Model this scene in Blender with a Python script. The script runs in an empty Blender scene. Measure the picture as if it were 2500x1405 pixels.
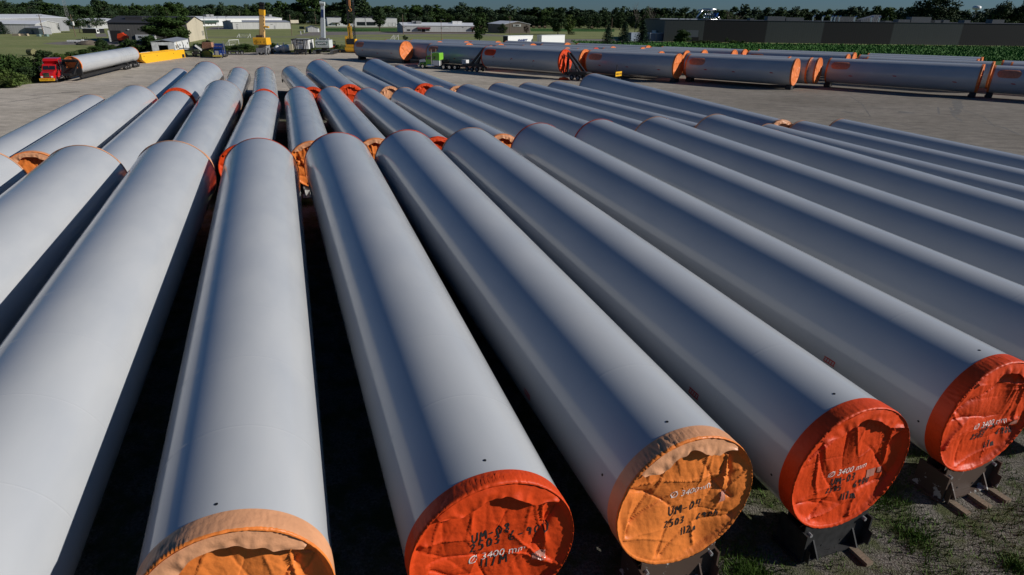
import bpy, bmesh, math, random
from math import sin, cos, pi, radians, sqrt, atan2
from mathutils import Vector, Matrix, noise
random.seed(7)
scene = bpy.context.scene
COL = bpy.data.collections.new("scene"); scene.collection.children.link(COL)
# ------------------------------------------------------------------ camera (fitted to the photograph)
FPX, PITCH, ROLL, CAMH = 1522.42, 0.414885, 0.0126, 12.3
AZ = -0.3412049
cF = Vector((0, cos(PITCH), -sin(PITCH))); cR0 = Vector((1, 0, 0)); cU0 = cR0.cross(cF)
cR = cR0*cos(ROLL)+cU0*sin(ROLL); cU = -cR0*sin(ROLL)+cU0*cos(ROLL)
C0 = Vector((0, 0, CAMH))
cam = bpy.data.cameras.new("camera"); co = bpy.data.objects.new("camera", cam); COL.objects.link(co)
cam.sensor_width = 36; cam.lens = FPX/2500*36; cam.clip_start = .1; cam.clip_end = 6000
co.matrix_world = Matrix.Translation(C0) @ Matrix((cR, cU, -cF)).transposed().to_4x4()
scene.camera = co
def ray(px, py): return cF+cR*((px-1250)/FPX)-cU*((py-702.5)/FPX)
def G(px, py, z=0.0):
    d = ray(px, py); return C0+d*((z-CAMH)/d.z)
def RY(px, py, Y):
    d = ray(px, py); return C0+d*(Y/d.y)
# ------------------------------------------------------------------ light
SUNH, SUNE = radians(97), radians(24)
sd = Vector((sin(SUNH)*cos(SUNE), cos(SUNH)*cos(SUNE), sin(SUNE)))
L = bpy.data.lights.new("sun", 'SUN'); L.energy = 5; L.angle = radians(.5); L.color = (1, .96, .91)
lo = bpy.data.objects.new("sun", L); COL.objects.link(lo); lo.rotation_euler = (-sd).to_track_quat('-Z', 'Y').to_euler()
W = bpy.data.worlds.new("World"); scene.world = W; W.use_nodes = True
nt = W.node_tree; nt.nodes.clear()
sky = nt.nodes.new('ShaderNodeTexSky'); sky.sky_type = 'NISHITA'; sky.sun_disc = False
sky.sun_elevation = SUNE; sky.sun_rotation = SUNH; sky.air_density = .5; sky.dust_density = .2; sky.ozone_density = 4
bg = nt.nodes.new('ShaderNodeBackground'); bg.inputs[1].default_value = .07
# sky colour graded by elevation: horizon dimmed, overhead tinted blue to cool the shade
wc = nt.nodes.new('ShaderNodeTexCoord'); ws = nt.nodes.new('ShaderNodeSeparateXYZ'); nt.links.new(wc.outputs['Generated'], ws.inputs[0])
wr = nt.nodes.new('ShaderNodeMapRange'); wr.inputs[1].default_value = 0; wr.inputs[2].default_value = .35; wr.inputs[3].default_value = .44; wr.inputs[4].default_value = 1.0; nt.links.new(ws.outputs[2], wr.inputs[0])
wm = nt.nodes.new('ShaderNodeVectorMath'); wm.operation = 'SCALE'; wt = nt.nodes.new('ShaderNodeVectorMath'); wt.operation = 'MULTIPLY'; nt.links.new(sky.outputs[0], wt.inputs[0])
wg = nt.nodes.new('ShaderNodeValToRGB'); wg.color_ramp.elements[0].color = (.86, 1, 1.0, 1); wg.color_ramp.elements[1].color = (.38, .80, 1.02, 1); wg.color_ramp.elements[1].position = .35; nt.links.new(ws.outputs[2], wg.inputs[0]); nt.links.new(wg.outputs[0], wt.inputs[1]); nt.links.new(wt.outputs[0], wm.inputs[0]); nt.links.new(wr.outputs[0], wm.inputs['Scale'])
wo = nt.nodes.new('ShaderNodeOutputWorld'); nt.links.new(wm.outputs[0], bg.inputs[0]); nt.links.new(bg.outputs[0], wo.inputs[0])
vs = scene.view_settings; vs.view_transform = 'Standard'; vs.look = 'None'; vs.gamma = 1; vs.exposure = -.15
# ------------------------------------------------------------------ materials
MC = {}
def mat(name, col, rough=.7, metal=0, var=.0, vscale=3, bump=0, bscale=20, spec=.5, coat=0, coord='Object', col2=None, stretch=None):
    if name in MC: return MC[name]
    m = bpy.data.materials.new(name); m.use_nodes = True; n = m.node_tree; b = n.nodes['Principled BSDF']; MC[name] = m
    b.inputs['Base Color'].default_value = (*col, 1); b.inputs['Roughness'].default_value = rough
    b.inputs['Metallic'].default_value = metal; b.inputs['Specular IOR Level'].default_value = spec; b.inputs['Coat Weight'].default_value = coat
    if var or bump or col2:
        tc = n.nodes.new('ShaderNodeTexCoord'); src = tc.outputs[coord]
        if stretch:
            mp = n.nodes.new('ShaderNodeMapping'); mp.inputs['Scale'].default_value = stretch; n.links.new(src, mp.inputs[0]); src = mp.outputs[0]
    if var or col2:
        no = n.nodes.new('ShaderNodeTexNoise'); no.inputs['Scale'].default_value = vscale; no.inputs['Detail'].default_value = 6; n.links.new(src, no.inputs[0])
        r = n.nodes.new('ShaderNodeValToRGB'); n.links.new(no.outputs[0], r.inputs[0])
        c2 = col2 or tuple(c*(1+var) for c in col); c1 = col if col2 else tuple(c*(1-var) for c in col)
        r.color_ramp.elements[0].position = .35; r.color_ramp.elements[1].position = .65
        r.color_ramp.elements[0].color = (*c1, 1); r.color_ramp.elements[1].color = (*c2, 1); n.links.new(r.outputs[0], b.inputs['Base Color'])
    if bump:
        no = n.nodes.new('ShaderNodeTexNoise'); no.inputs['Scale'].default_value = bscale; no.inputs['Detail'].default_value = 5; n.links.new(src, no.inputs[0])
        bp = n.nodes.new('ShaderNodeBump'); bp.inputs['Strength'].default_value = bump; bp.inputs['Distance'].default_value = .05
        n.links.new(no.outputs[0], bp.inputs['Height']); n.links.new(bp.outputs[0], b.inputs['Normal'])
    return m
def siding(name, col, pitch=.5, rough=.6, var=.12, bd=.03):
    """ribbed metal siding: vertical ribs by a wave bump plus streaks"""
    m = mat(name, col, rough, var=var, vscale=1.2, stretch=(2.5, 2.5, .12)); n = m.node_tree; b = n.nodes['Principled BSDF']
    tc = n.nodes.new('ShaderNodeTexCoord'); sp = n.nodes.new('ShaderNodeSeparateXYZ'); n.links.new(tc.outputs['Object'], sp.inputs[0])
    ad = n.nodes.new('ShaderNodeMath'); ad.operation = 'ADD'; n.links.new(sp.outputs[0], ad.inputs[0]); n.links.new(sp.outputs[1], ad.inputs[1])
    pp = n.nodes.new('ShaderNodeMath'); pp.operation = 'PINGPONG'; pp.inputs[1].default_value = pitch; n.links.new(ad.outputs[0], pp.inputs[0])
    bp = n.nodes.new('ShaderNodeBump'); bp.inputs['Strength'].default_value = .9; bp.inputs['Distance'].default_value = bd
    n.links.new(pp.outputs[0], bp.inputs['Height']); n.links.new(bp.outputs[0], b.inputs['Normal'])
    return m
def tube_mat():
    m = mat('tower_paint', (.52, .53, .54), .12, spec=.5); n = m.node_tree; b = n.nodes['Principled BSDF']
    tc = n.nodes.new('ShaderNodeTexCoord'); sp = n.nodes.new('ShaderNodeSeparateXYZ'); n.links.new(tc.outputs['Object'], sp.inputs[0])
    # circumferential weld seam every 2.9 m
    mo = n.nodes.new('ShaderNodeMath'); mo.operation = 'PINGPONG'; mo.inputs[1].default_value = 1.45; n.links.new(sp.outputs[1], mo.inputs[0])
    lt = n.nodes.new('ShaderNodeMapRange'); lt.inputs[1].default_value = 0; lt.inputs[2].default_value = .035; lt.inputs[3].default_value = 1; lt.inputs[4].default_value = 0; n.links.new(mo.outputs[0], lt.inputs[0])
    # dents and waviness of the plate
    mp = n.nodes.new('ShaderNodeMapping'); mp.inputs['Scale'].default_value = (.5, .14, .5); n.links.new(tc.outputs['Object'], mp.inputs[0])
    n1 = n.nodes.new('ShaderNodeTexNoise'); n1.inputs['Scale'].default_value = 1.2; n1.inputs['Detail'].default_value = 1; n.links.new(mp.outputs[0], n1.inputs[0])
    b1 = n.nodes.new('ShaderNodeBump'); b1.inputs['Strength'].default_value = .22; b1.inputs['Distance'].default_value = .012; n.links.new(lt.outputs[0], b1.inputs['Height'])
    b2 = n.nodes.new('ShaderNodeBump'); b2.inputs["Strength"].default_value = .15; b2.inputs["Distance"].default_value = .03; n.links.new(n1.outputs[0], b2.inputs['Height']); n.links.new(b1.outputs[0], b2.inputs['Normal'])
    n.links.new(b2.outputs[0], b.inputs['Normal'])
    # dirt film and scuffs
    mp2 = n.nodes.new('ShaderNodeMapping'); mp2.inputs['Scale'].default_value = (1, .35, 1); n.links.new(tc.outputs['Object'], mp2.inputs[0])
    n2 = n.nodes.new('ShaderNodeTexNoise'); n2.inputs['Scale'].default_value = .9; n2.inputs['Detail'].default_value = 8; n.links.new(mp2.outputs[0], n2.inputs[0])
    r = n.nodes.new('ShaderNodeValToRGB'); r.color_ramp.elements[0].position = .3; r.color_ramp.elements[0].color = (.43, .445, .46, 1); r.color_ramp.elements[1].position = .62; r.color_ramp.elements[1].color = (.475, .485, .49, 1)
    n.links.new(n2.outputs[0], r.inputs[0])
    n3 = n.nodes.new('ShaderNodeTexNoise'); n3.inputs['Scale'].default_value = 2.3; n3.inputs['Detail'].default_value = 10; n3.inputs['Roughness'].default_value = .7; n.links.new(mp2.outputs[0], n3.inputs[0])
    r3 = n.nodes.new('ShaderNodeValToRGB'); r3.color_ramp.elements[0].position = .70; r3.color_ramp.elements[0].color = (0, 0, 0, 1); r3.color_ramp.elements[1].position = .78; r3.color_ramp.elements[1].color = (.35, .35, .35, 1); n.links.new(n3.outputs[0], r3.inputs[0])
    mx = n.nodes.new('ShaderNodeMix'); mx.data_type = 'RGBA'; n.links.new(r3.outputs[0], mx.inputs[0]); n.links.new(r.outputs[0], mx.inputs[6]); mx.inputs[7].default_value = (.3, .29, .28, 1)
    # faint line at the seam
    mx2 = n.nodes.new('ShaderNodeMix'); mx2.data_type = 'RGBA'; ml = n.nodes.new('ShaderNodeMath'); ml.operation = 'MULTIPLY'; ml.inputs[1].default_value = .10; n.links.new(lt.outputs[0], ml.inputs[0])
    n.links.new(ml.outputs[0], mx2.inputs[0]); n.links.new(mx.outputs[2], mx2.inputs[6]); mx2.inputs[7].default_value = (.5, .5, .48, 1)
    n.links.new(mx2.outputs[2], b.inputs['Base Color'])
    rr = n.nodes.new('ShaderNodeMapRange'); rr.inputs[1].default_value = .3; rr.inputs[2].default_value = .7; rr.inputs[3].default_value = .10; rr.inputs[4].default_value = .17; n.links.new(n2.outputs[0], rr.inputs[0]); n.links.new(rr.outputs[0], b.inputs['Roughness'])
    return m
M_TUBE = tube_mat()
def cloth(name, col, rough):
    m = mat(name, col, rough, var=.12, vscale=1.1, bump=.35, bscale=7, spec=.25); return m
M_RED = cloth('red_orange_tarp', (.66, .060, .009), .5)
M_ORA = cloth('orange_tarp', (.78, .22, .045), .36)
M_PEACH = cloth('faded_orange_tarp', (.68, .33, .17), .42)
M_BLACK = mat('black_steel', (.012, .012, .013), .45)
M_RUB = mat('tyre_rubber', (.018, .018, .018), .85)
M_CHROME = mat('chrome', (.75, .75, .75), .18, 1)
M_GLASS = mat('window_glass', (.012, .016, .02), .08, spec=.9)
M_DARK = mat('dark_opening', (.01, .01, .011), .9)
M_WHITE = mat('white_paint', (.78, .78, .76), .35, var=.05)
M_WHITED = mat('dirty_white_paint', (.62, .62, .60), .5, var=.15, vscale=1.5)
M_GREY = mat('grey_steel', (.22, .22, .22), .5, var=.25)
M_YEL = mat('yellow_paint', (.80, .42, .015), .38, var=.08)
M_RUST = mat('rusty_brown_steel', (.065, .038, .026), .7, var=.4, vscale=4, bump=.3)
M_WOOD = mat('weathered_timber', (.20, .15, .10), .85, var=.3, vscale=6, stretch=(1, 12, 12))
M_POLE = mat('pole_wood', (.16, .11, .075), .9, var=.25)
M_INK = mat('black_marker', (.012, .012, .012), .8)
M_PRINT = mat('white_print', (.75, .68, .62), .6)
M_REDTAPE = mat('red_tape', (.45, .02, .015), .6)
# ------------------------------------------------------------------ mesh helpers
class MB:
    def __init__(s): s.v = []; s.f = []; s.m = []; s.mats = []
    def mi(s, m):
        if m not in s.mats: s.mats.append(m)
        return s.mats.index(m)
    def add(s, vs_, fs, m=None):
        o = len(s.v); s.v += [tuple(v) for v in vs_]; s.f += [tuple(i+o for i in f) for f in fs]; k = s.mi(m) if m else 0; s.m += [k]*len(fs); return s
    def box(s, c, d, m=None, rz=0, M=None, taper=None):
        cx, cy, cz = c; dx, dy, dz = (q/2 for q in d); tx, ty = taper or (1, 1)
        p = [(-dx, -dy, -dz), (dx, -dy, -dz), (dx, dy, -dz), (-dx, dy, -dz), (-dx*tx, -dy*ty, dz), (dx*tx, -dy*ty, dz), (dx*tx, dy*ty, dz), (-dx*tx, dy*ty, dz)]
        q = []
        for x, y, z in p:
            if M: v = M @ Vector((x, y, z)); x, y, z = v
            elif rz: x, y = x*cos(rz)-y*sin(rz), x*sin(rz)+y*cos(rz)
            q.append((x+cx, y+cy, z+cz))
        return s.add(q, [(0, 3, 2, 1), (4, 5, 6, 7), (0, 1, 5, 4), (1, 2, 6, 5), (2, 3, 7, 6), (3, 0, 4, 7)], m)
    def bar(s, a, b, w, m=None, h=None):
        a = Vector(a); b = Vector(b); d = b-a
        q = d.to_track_quat('Y', 'Z').to_matrix(); return s.box((a+b)/2, (w, d.length, h or w), m, M=q)
    def tube(s, a, b, r0, r1=None, n=12, m=None, cap=True):
        a = Vector(a); b = Vector(b); r1 = r0 if r1 is None else r1; d = (b-a).normalized()
        u = d.orthogonal().normalized(); w = d.cross(u); vv = []
        for c, r in ((a, r0), (b, r1)):
            for i in range(n): t = 2*pi*i/n; vv.append(c+u*(cos(t)*r)+w*(sin(t)*r))
        fs = [(i, (i+1) % n, n+(i+1) % n, n+i) for i in range(n)]
        if cap: fs += [tuple(range(n-1, -1, -1)), tuple(range(n, 2*n))]
        return s.add(vv, fs, m)
    def prism(s, pts, y0, y1, m=None, ax='y'):
        """extrude outline pts (a,b) along an axis: ax y -> (a,y,b); x -> (x,a,b); z -> (a,b,z)"""
        f = {'y': lambda a, b, t: (a, t, b), 'x': lambda a, b, t: (t, a, b), 'z': lambda a, b, t: (a, b, t)}[ax]; n = len(pts)
        vv = [f(a, b, y0) for a, b in pts]+[f(a, b, y1) for a, b in pts]
        return s.add(vv, [tuple(range(n)), tuple(range(2*n-1, n-1, -1))]+[(i, n+i, n+(i+1) % n, (i+1) % n) for i in range(n)], m)
    def quad(s, a, b, c, d, m=None): return s.add([a, b, c, d], [(0, 1, 2, 3)], m)
    def mesh(s, name, m=None, smooth=False, fix=True):
        me = bpy.data.meshes.new(name); me.from_pydata(s.v, [], s.f)
        for k in ([m] if m else s.mats): me.materials.append(k)
        if not m and s.m: me.polygons.foreach_set('material_index', s.m)
        if fix:
            bm = bmesh.new(); bm.from_mesh(me); bmesh.ops.recalc_face_normals(bm, faces=bm.faces); bm.to_mesh(me); bm.free()
        if smooth: me.polygons.foreach_set('use_smooth', [True]*len(me.polygons))
        me.update(); return me
    def obj(s, name, parent=None, m=None, smooth=False, fix=True, **k): return mk(name, s.mesh(name, m, smooth, fix), parent, **k)
def mk(name, me, parent=None, loc=(0, 0, 0), rz=0, label=None):
    o = bpy.data.objects.new(name, me); COL.objects.link(o); o.location = loc; o.rotation_euler = (0, 0, rz)
    if parent: o.parent = parent
    if label: o['label'] = label
    return o
def tag(o, label, cat, group=None):
    o['label'] = label; o['category'] = cat
    if group: o['group'] = group
    return o
def thing(name, label, cat, loc=(0, 0, 0), rz=0, group=None):
    o = bpy.data.objects.new(name, None); o.empty_display_size = .2; COL.objects.link(o); o.location = loc; o.rotation_euler = (0, 0, rz)
    return tag(o, label, cat, group)
def struct(o, kind='structure'): o['kind'] = kind; return o
def copytree(o, parent=None):
    c = o.copy(); COL.objects.link(c)
    if parent: c.parent = parent
    for ch in [k for k in COL.objects if k.parent == o]: copytree(ch, c)
    return c
KIDS = {}
def dup(o, loc, rz=0, label=None, group=None, scale=None):
    c = copytree(o); c.location = loc; c.rotation_euler = (0, 0, rz)
    if label: c['label'] = label
    if group: c['group'] = group
    if scale: c.scale = scale
    return c
def text_mesh(txt, size, m, extrude=.004, shear=0, name='lettering', bold=0):
    cu = bpy.data.curves.new(name, 'FONT'); cu.body = txt; cu.size = size; cu.extrude = extrude; cu.shear = shear; cu.resolution_u = 3; cu.offset = bold
    o = bpy.data.objects.new(name, cu); COL.objects.link(o); dg = bpy.context.evaluated_depsgraph_get()
    me = bpy.data.meshes.new_from_object(o.evaluated_get(dg)); bpy.data.objects.remove(o); me.materials.clear(); me.materials.append(m); me.name = name; return me
# stroke alphabet for the marker-pen writing
GL = {'U': [[(0, 1), (.02, .3), (.25, 0), (.5, .25), (.55, 1)]], 'M': [[(0, 0), (.08, .9), (.3, .35), (.55, .95), (.62, 0)]], 'm': [[(0, 0), (.04, .6)], [(.04, .45), (.2, .62), (.28, 0)], [(.28, .45), (.45, .62), (.55, 0)]],
 '-': [[(.05, .45), (.45, .5)]], '0': [[(.25, 1), (.02, .6), (.12, .05), (.4, .1), (.5, .6), (.25, 1)]], '3': [[(.02, .9), (.35, 1), (.4, .7), (.15, .52), (.42, .35), (.3, .02), (0, .1)]],
 '4': [[(.05, 1), (.02, .5), (.45, .5)], [(.4, 1), (.38, 0)]], '6': [[(.4, 1), (.08, .6), (.02, .2), (.25, 0), (.45, .25), (.25, .45), (.05, .3)]], '8': [[(.3, 1), (.05, .8), (.4, .35), (.25, 0), (.02, .25), (.42, .75), (.3, 1)]],
 '2': [[(.02, .8), (.25, 1), (.4, .7), (0, .05), (.5, .05)]], '5': [[(.45, 1), (.1, 1), (.05, .6), (.35, .6), (.42, .2), (.2, 0), (0, .1)]], '9': [[(.4, .8), (.15, 1), (.03, .7), (.3, .55), (.42, .85), (.35, 0)]],
 '1': [[(.1, 1), (.06, 0)]], '7': [[(0, .95), (.42, 1), (.12, 0)]], ' ': []}
def write(mb, txt, x, z, h, y, slope=0, w=.022, m=None, yf=None):
    """pen strokes as thin ribbons of ink lying on the cloth"""
    for ch in txt:
        for st in GL[ch]:
            pts = []
            for (a, b), (c, d) in zip(st, st[1:]):
                n = max(1, int(sqrt((c-a)**2+(d-b)**2)*h/.03))
                pts += [(a+(c-a)*k/n, b+(d-b)*k/n) for k in range(n)]
            pts.append(st[-1]); P = [(x+a*h*.85, z+b*h+slope*a*h) for a, b in pts]; vv = []
            for i, q in enumerate(P):
                p0 = P[max(0, i-1)]; p1 = P[min(len(P)-1, i+1)]; dx, dz = p1[0]-p0[0], p1[1]-p0[1]; l = sqrt(dx*dx+dz*dz)+1e-6; nx, nz = -dz/l*w/2, dx/l*w/2
                for s_ in (1, -1): X, Z = q[0]+nx*s_, q[1]+nz*s_; vv.append((X, yf(X, Z), Z))
            mb.add(vv, [(2*i, 2*i+1, 2*i+3, 2*i+2) for i in range(len(P)-1)], m)
        x += h*(.4 if ch == '1' else .7); z += slope*h*.6
# ------------------------------------------------------------------ tower sections
DV = Vector((sin(AZ), cos(AZ), 0)); LV = Vector((cos(AZ), -sin(AZ), 0))
BODY = {}
def body_mesh(Lh, r0, r1, seg=96, rings=10):
    k = (round(Lh, 2), round(r0, 3), round(r1, 3), seg)
    if k in BODY: return BODY[k]
    z0, z1 = 0, 0; mb = MB(); vv = []
    for j in range(rings+1):
        t = j/rings; r = r0+(r1-r0)*t
        for i in range(seg): a = 2*pi*i/seg; vv.append((cos(a)*r, t*Lh, r+sin(a)*r))
    fs = [(j*seg+i, j*seg+(i+1) % seg, (j+1)*seg+(i+1) % seg, (j+1)*seg+i) for j in range(rings) for i in range(seg)]
    # inner lip so the shell has a thickness at both ends
    for t, sgn in ((0, 1), (1, -1)):
        r = r0 if t == 0 else r1; o = len(vv)
        for i in range(seg): a = 2*pi*i/seg; vv.append((cos(a)*r, t*Lh, r+sin(a)*r))
        base = len(vv)
        for dd in (0, .25):
            for i in range(seg): a = 2*pi*i/seg; vv.append((cos(a)*(r-.04), t*Lh+sgn*dd, r+sin(a)*(r-.04)))
        for i in range(seg):
            k2 = (i+1) % seg; fs.append((o+i, o+k2, base+k2, base+i)); fs.append((base+i, base+k2, base+seg+k2, base+seg+i))
    mb.add(vv, fs); me = mb.mesh('body', M_TUBE, True); BODY[k] = me
    return me
def fold_list(seed, R, drape):
    """creases of the tied cloth: each starts at a tie point on the rim and runs into the face"""
    rnd = random.Random(seed*31+5); out = []
    for base, nf, sp in ((28, 3, 50), (55, 3, 40), (80, 3, 30), (105, 3, 30), (128, 3, 40), (160, 4, 45), (205, 5, 50), (245, 3, 60), (285, 3, 60), (330, 4, 45)):
        ta = radians(base+rnd.uniform(-8, 8)); px, pz = cos(ta)*R*.95, sin(ta)*R*.95
        for k in range(max(2, nf-1)):
            dr = ta+pi+radians(rnd.uniform(-sp, sp)); 
            if 40 < base < 140: dr = radians(-90+rnd.uniform(-22, 22))
            out.append((px+rnd.uniform(-.1, .1), pz, cos(dr), sin(dr), R*rnd.uniform(.5, 1.35), rnd.uniform(.06, .13), rnd.uniform(.4, 1.0)*(1 if rnd.random() < .6 else -1)))
    out.append((.62*R, .6*R, rnd.uniform(-.15, .1), -1, R*1.2, .06, rnd.uniform(.9, 1.4)))
    for k in range(3):   # long pulls between two knots of the drawstring
        ta = radians(rnd.choice((150, 165, 185, 215, 20, 345))+rnd.uniform(-12, 12)); dr = ta+pi+radians(rnd.uniform(-55, 55)); out.append((cos(ta)*R*.8, sin(ta)*R*.8, cos(dr), sin(dr), R*rnd.uniform(.9, 1.4), rnd.uniform(.05, .11), rnd.choice((-1, 1))*rnd.uniform(.8, 1.3)))
    return out
def fold_height(x, z, R, seed, folds, amp):
    h = 0
    for (px, pz, ux, uz, ln, w0, am) in folds:
        dx, dz = x-px, z-pz; t = dx*ux+dz*uz
        if t <= 0 or t > ln: continue
        q = -dx*uz+dz*ux+.05*sin(t*3+px*7); u = t/ln; w = w0+.16*u*R*.5; k = abs(q)/w
        if k < 2.4: h += am*(1-u)**.8*min(1, t/.08)*math.exp(-k*1.5)*(1+.6*(1 if q > 0 else -.4)*math.exp(-k))
    h *= amp*.052
    p = Vector((x*.8+seed*3.1, seed, z*.4)); h += noise.noise(p)*.11+noise.noise(p*2.3)*.03+abs(noise.noise(Vector((x*5+z, seed, z*1.5))))*.018+abs(noise.noise(Vector((x*8, seed+4, z*11))))*.007
    return h
COVER = {}
def cover(parent, R, y, face, hi=False, seed=1, matl=None, mband=None, band=.36, name='end_cover', flap=False, slope=0, text=None):
    """sleeve over the pipe end and a gathered cloth face; face=-1 looks to local -Y, +1 to +Y"""
    key = (round(R, 2), face, hi, seed, round(band, 2), matl.name, flap)
    seg, nr = (288, 64) if hi is True else ((120, 26) if hi else (72, 14))
    ties = fold_list(seed, R, True)
    def yf(x, z):
        rr = sqrt(x*x+z*z)/R; e = max(0, min(1, (1-rr-.015)/.06)); e = e*e*(3-2*e)
        an = atan2(z, x); pl = .016*abs(sin(an*33+noise.noise((x*2, z*2, seed))*5))*math.exp(-(1-rr)/.06)*min(1, (1-rr)*60)
        return face*(.04-.035*e-.07*max(0, min(1, (1-rr)/.3))+pl+e*fold_height(x, z, R, seed, ties, 1.25 if hi is True else (1.9 if hi else 1.25)))
    if key not in COVER:
        mb = MB(); vv = []; n1 = 7
        # sleeve: from the mouth over the shell to the hem line at the face edge
        for j in range(n1):
            t = j/(n1-1)
            for i in range(seg):
                a = 2*pi*i/seg; g = abs(sin(a*37+3*noise.noise((cos(a)*2, sin(a)*2, seed))))*.5+noise.noise((cos(a)*9, sin(a)*9, seed+t))*.5
                zone = max(0, noise.noise((cos(a)*1.3, sin(a)*1.3, seed*5.7))+(.35 if 1.5 < a < 2.7 else 0)); hem = .012*g*max(0, t-.35)/.65+zone*.055*abs(sin(a*71+noise.noise((a*9, seed, 0))*3+t*2))*min(1, t*2.2); rr = R+slope*band*(1-t)*face*-1+.014+hem
                yy = -face*band*(1-t)+face*(.03+.03*g*t)*(t > .6)
                vv.append((cos(a)*rr, yy, sin(a)*rr))
        fs = [(j*seg+i, j*seg+(i+1) % seg, (j+1)*seg+(i+1) % seg, (j+1)*seg+i) for j in range(n1-1) for i in range(seg)]
        # gathered hem rolls over then the face
        o = len(vv)
        for j in range(nr):
            t = j/nr; r = R*(1-t)**(1.0) if j else R+.005
            for i in range(seg):
                a = 2*pi*i/seg; x, z = cos(a)*r, sin(a)*r
                g = .016*abs(sin(a*23+noise.noise((cos(a)*4, sin(a)*4, seed+5))*7))*max(0, 1-t*9)
                vv.append((x, yf(x, z)+face*g+(face*.06 if j == 0 else 0), z))
        c = len(vv); vv.append((0, yf(0, 0), 0))
        fs += [((n1-1)*seg+i, (n1-1)*seg+(i+1) % seg, o+(i+1) % seg, o+i) for i in range(seg)]
        fs += [(o+j*seg+i, o+j*seg+(i+1) % seg, o+(j+1)*seg+(i+1) % seg, o+(j+1)*seg+i) for j in range(nr-1) for i in range(seg)]
        fs += [(o+(nr-1)*seg+i, o+(nr-1)*seg+(i+1) % seg, c) for i in range(seg)]
        mb.add(vv, fs, matl); me = mb.mesh('end_cover', None, True)
        if mband:
            me.materials.append(mband)
            for k, p_ in enumerate(me.polygons):
                if k < (n1-1)*seg: p_.material_index = 1
        COVER[key] = me
    o = mk(name, COVER[key], parent, loc=(0, y, R))
    if flap:   # loose flap hanging over the top of the face, torn lower edge
        mb = MB(); vv = []; a0, a1 = radians(flap[0]), radians(flap[1]); n = 90; q = 9
        for i in range(n+1):
            a = a0+(a1-a0)*i/n; u = i/n; ragged = noise.noise((u*7, seed*2.3, 1))*.07
            dep = (.30+.06*sin(u*9))*min(1, 5*u+.25, 5*(1-u)+.25)+ragged
            for j in range(q+1):
                t = j/q; rr = R*.985-dep*t; w = noise.noise((u*16, t*1.5, seed))*.05*t+noise.noise((u*5, t, seed+9))*.03
                vv.append((cos(a)*rr, face*(.085+.05*t+w), sin(a)*rr))
        fs = [(i*(q+1)+j, (i+1)*(q+1)+j, (i+1)*(q+1)+j+1, i*(q+1)+j+1) for i in range(n) for j in range(q)]
        mb.add(vv, fs); f = mb.obj('flap', o, mband or matl, True)
    return o, yf
def oval(parent, r0, r1, Lh, y0, ang, ln, wd, m):
    """door opening covered with cloth on the side of a section: rounded patch hugging the shell"""
    mb = MB(); vv = [(0, 0, 0)]; n = 28; rr_ = lambda y: r0+(r1-r0)*y/Lh
    def P(u, v, off):
        y = y0+u; r = rr_(y); a = ang+v/r; return (cos(a)*(r+off), y, r+sin(a)*(r+off))
    vv = [P(0, 0, .05)]
    for k in range(3):
        s = (.55, .93, 1)[k]
        for i in range(n):
            t = 2*pi*i/n; c, sn = cos(t), sin(t); x = (ln/2-wd/2)*(1 if c > 0 else -1)*min(1, abs(c)*3)+wd/2*c; z = wd/2*sn
            vv.append(P(x*s, z*s, (.05, .04, -.01)[k]))
    fs = [(0, 1+i, 1+(i+1) % n) for i in range(n)]
    for k in range(2): fs += [(1+k*n+i, 1+(k+1)*n+i, 1+(k+1)*n+(i+1) % n, 1+k*n+(i+1) % n) for i in range(n)]
    return mb.add(vv, fs).obj('door_cover', parent, m, True)
def patch(mb, r0, r1, Lh, y, ang, ly, la, m, off=.006, skew=0):
    rr = lambda yy: r0+(r1-r0)*yy/Lh; vv = []
    for (a, b) in ((-.5, -.5), (.5, -.5), (.5, .5), (-.5, .5)):
        yy = y+a*ly+skew*b*la; r = rr(yy); an = ang+b*la/r; vv.append((cos(an)*(r+off), yy, r+sin(an)*(r+off)))
    mb.add(vv, [(0, 1, 2, 3)], m)
def ladder_mark(parent, r0, r1, Lh, y, ang, s=1.0, two=True):
    mb = MB()
    for dz in (-.115, .115): patch(mb, r0, r1, Lh, y, ang+dz*s/r0, .66*s, .055*s, M_REDTAPE, .010)
    for i in range(5): patch(mb, r0, r1, Lh, y+(i-2)*.145*s, ang, .05*s, .24*s, M_REDTAPE, .014, skew=.3)
    return mb.obj('hazard_mark', parent)
def plug(parent, r0, r1, Lh, y, ang):
    r = r0+(r1-r0)*y/Lh; c = Vector((cos(ang)*r, y, r0+sin(ang)*r)); c.z = r+sin(ang)*r; n_ = Vector((cos(ang), 0, sin(ang)))
    return MB().tube(c-n_*.01, c+n_*.008, .032, n=10).obj('lifting_plug', parent, M_BLACK)
GAP = .8
def section(label, a, s0, r0, s1, r1, near=None, far=None, group='white tower sections lying side by side', da=0, hi=False, seg=96, seed=1, flap=None, band=.36):
    a0, a1 = a if isinstance(a, tuple) else (a, a)
    base = LV*a0+DV*s0; Lh = s1-s0; az = -AZ; da = -atan2(a1-a0, Lh)
    t = thing('tower_section', label, 'tower section', (base.x, base.y, GAP), az+da, group)
    mk('body', body_mesh(Lh, r0, r1, seg), t)
    sl = (r1-r0)/Lh; ys = None
    if near: o, yf = cover(t, r0, 0, -1, hi, seed, near[0], near[1], band, flap=flap, slope=sl); t['_c'] = 0; ys = (o, yf)
    if far:
        cover(t, r1, Lh, 1, False, 2+seed % 3, far, None, .10, slope=-sl)
    return t, ys
T = {}
REDC = (M_RED, None); ORAC = (M_ORA, M_PEACH); PEAC = (M_PEACH, None)
big = 2.19
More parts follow.
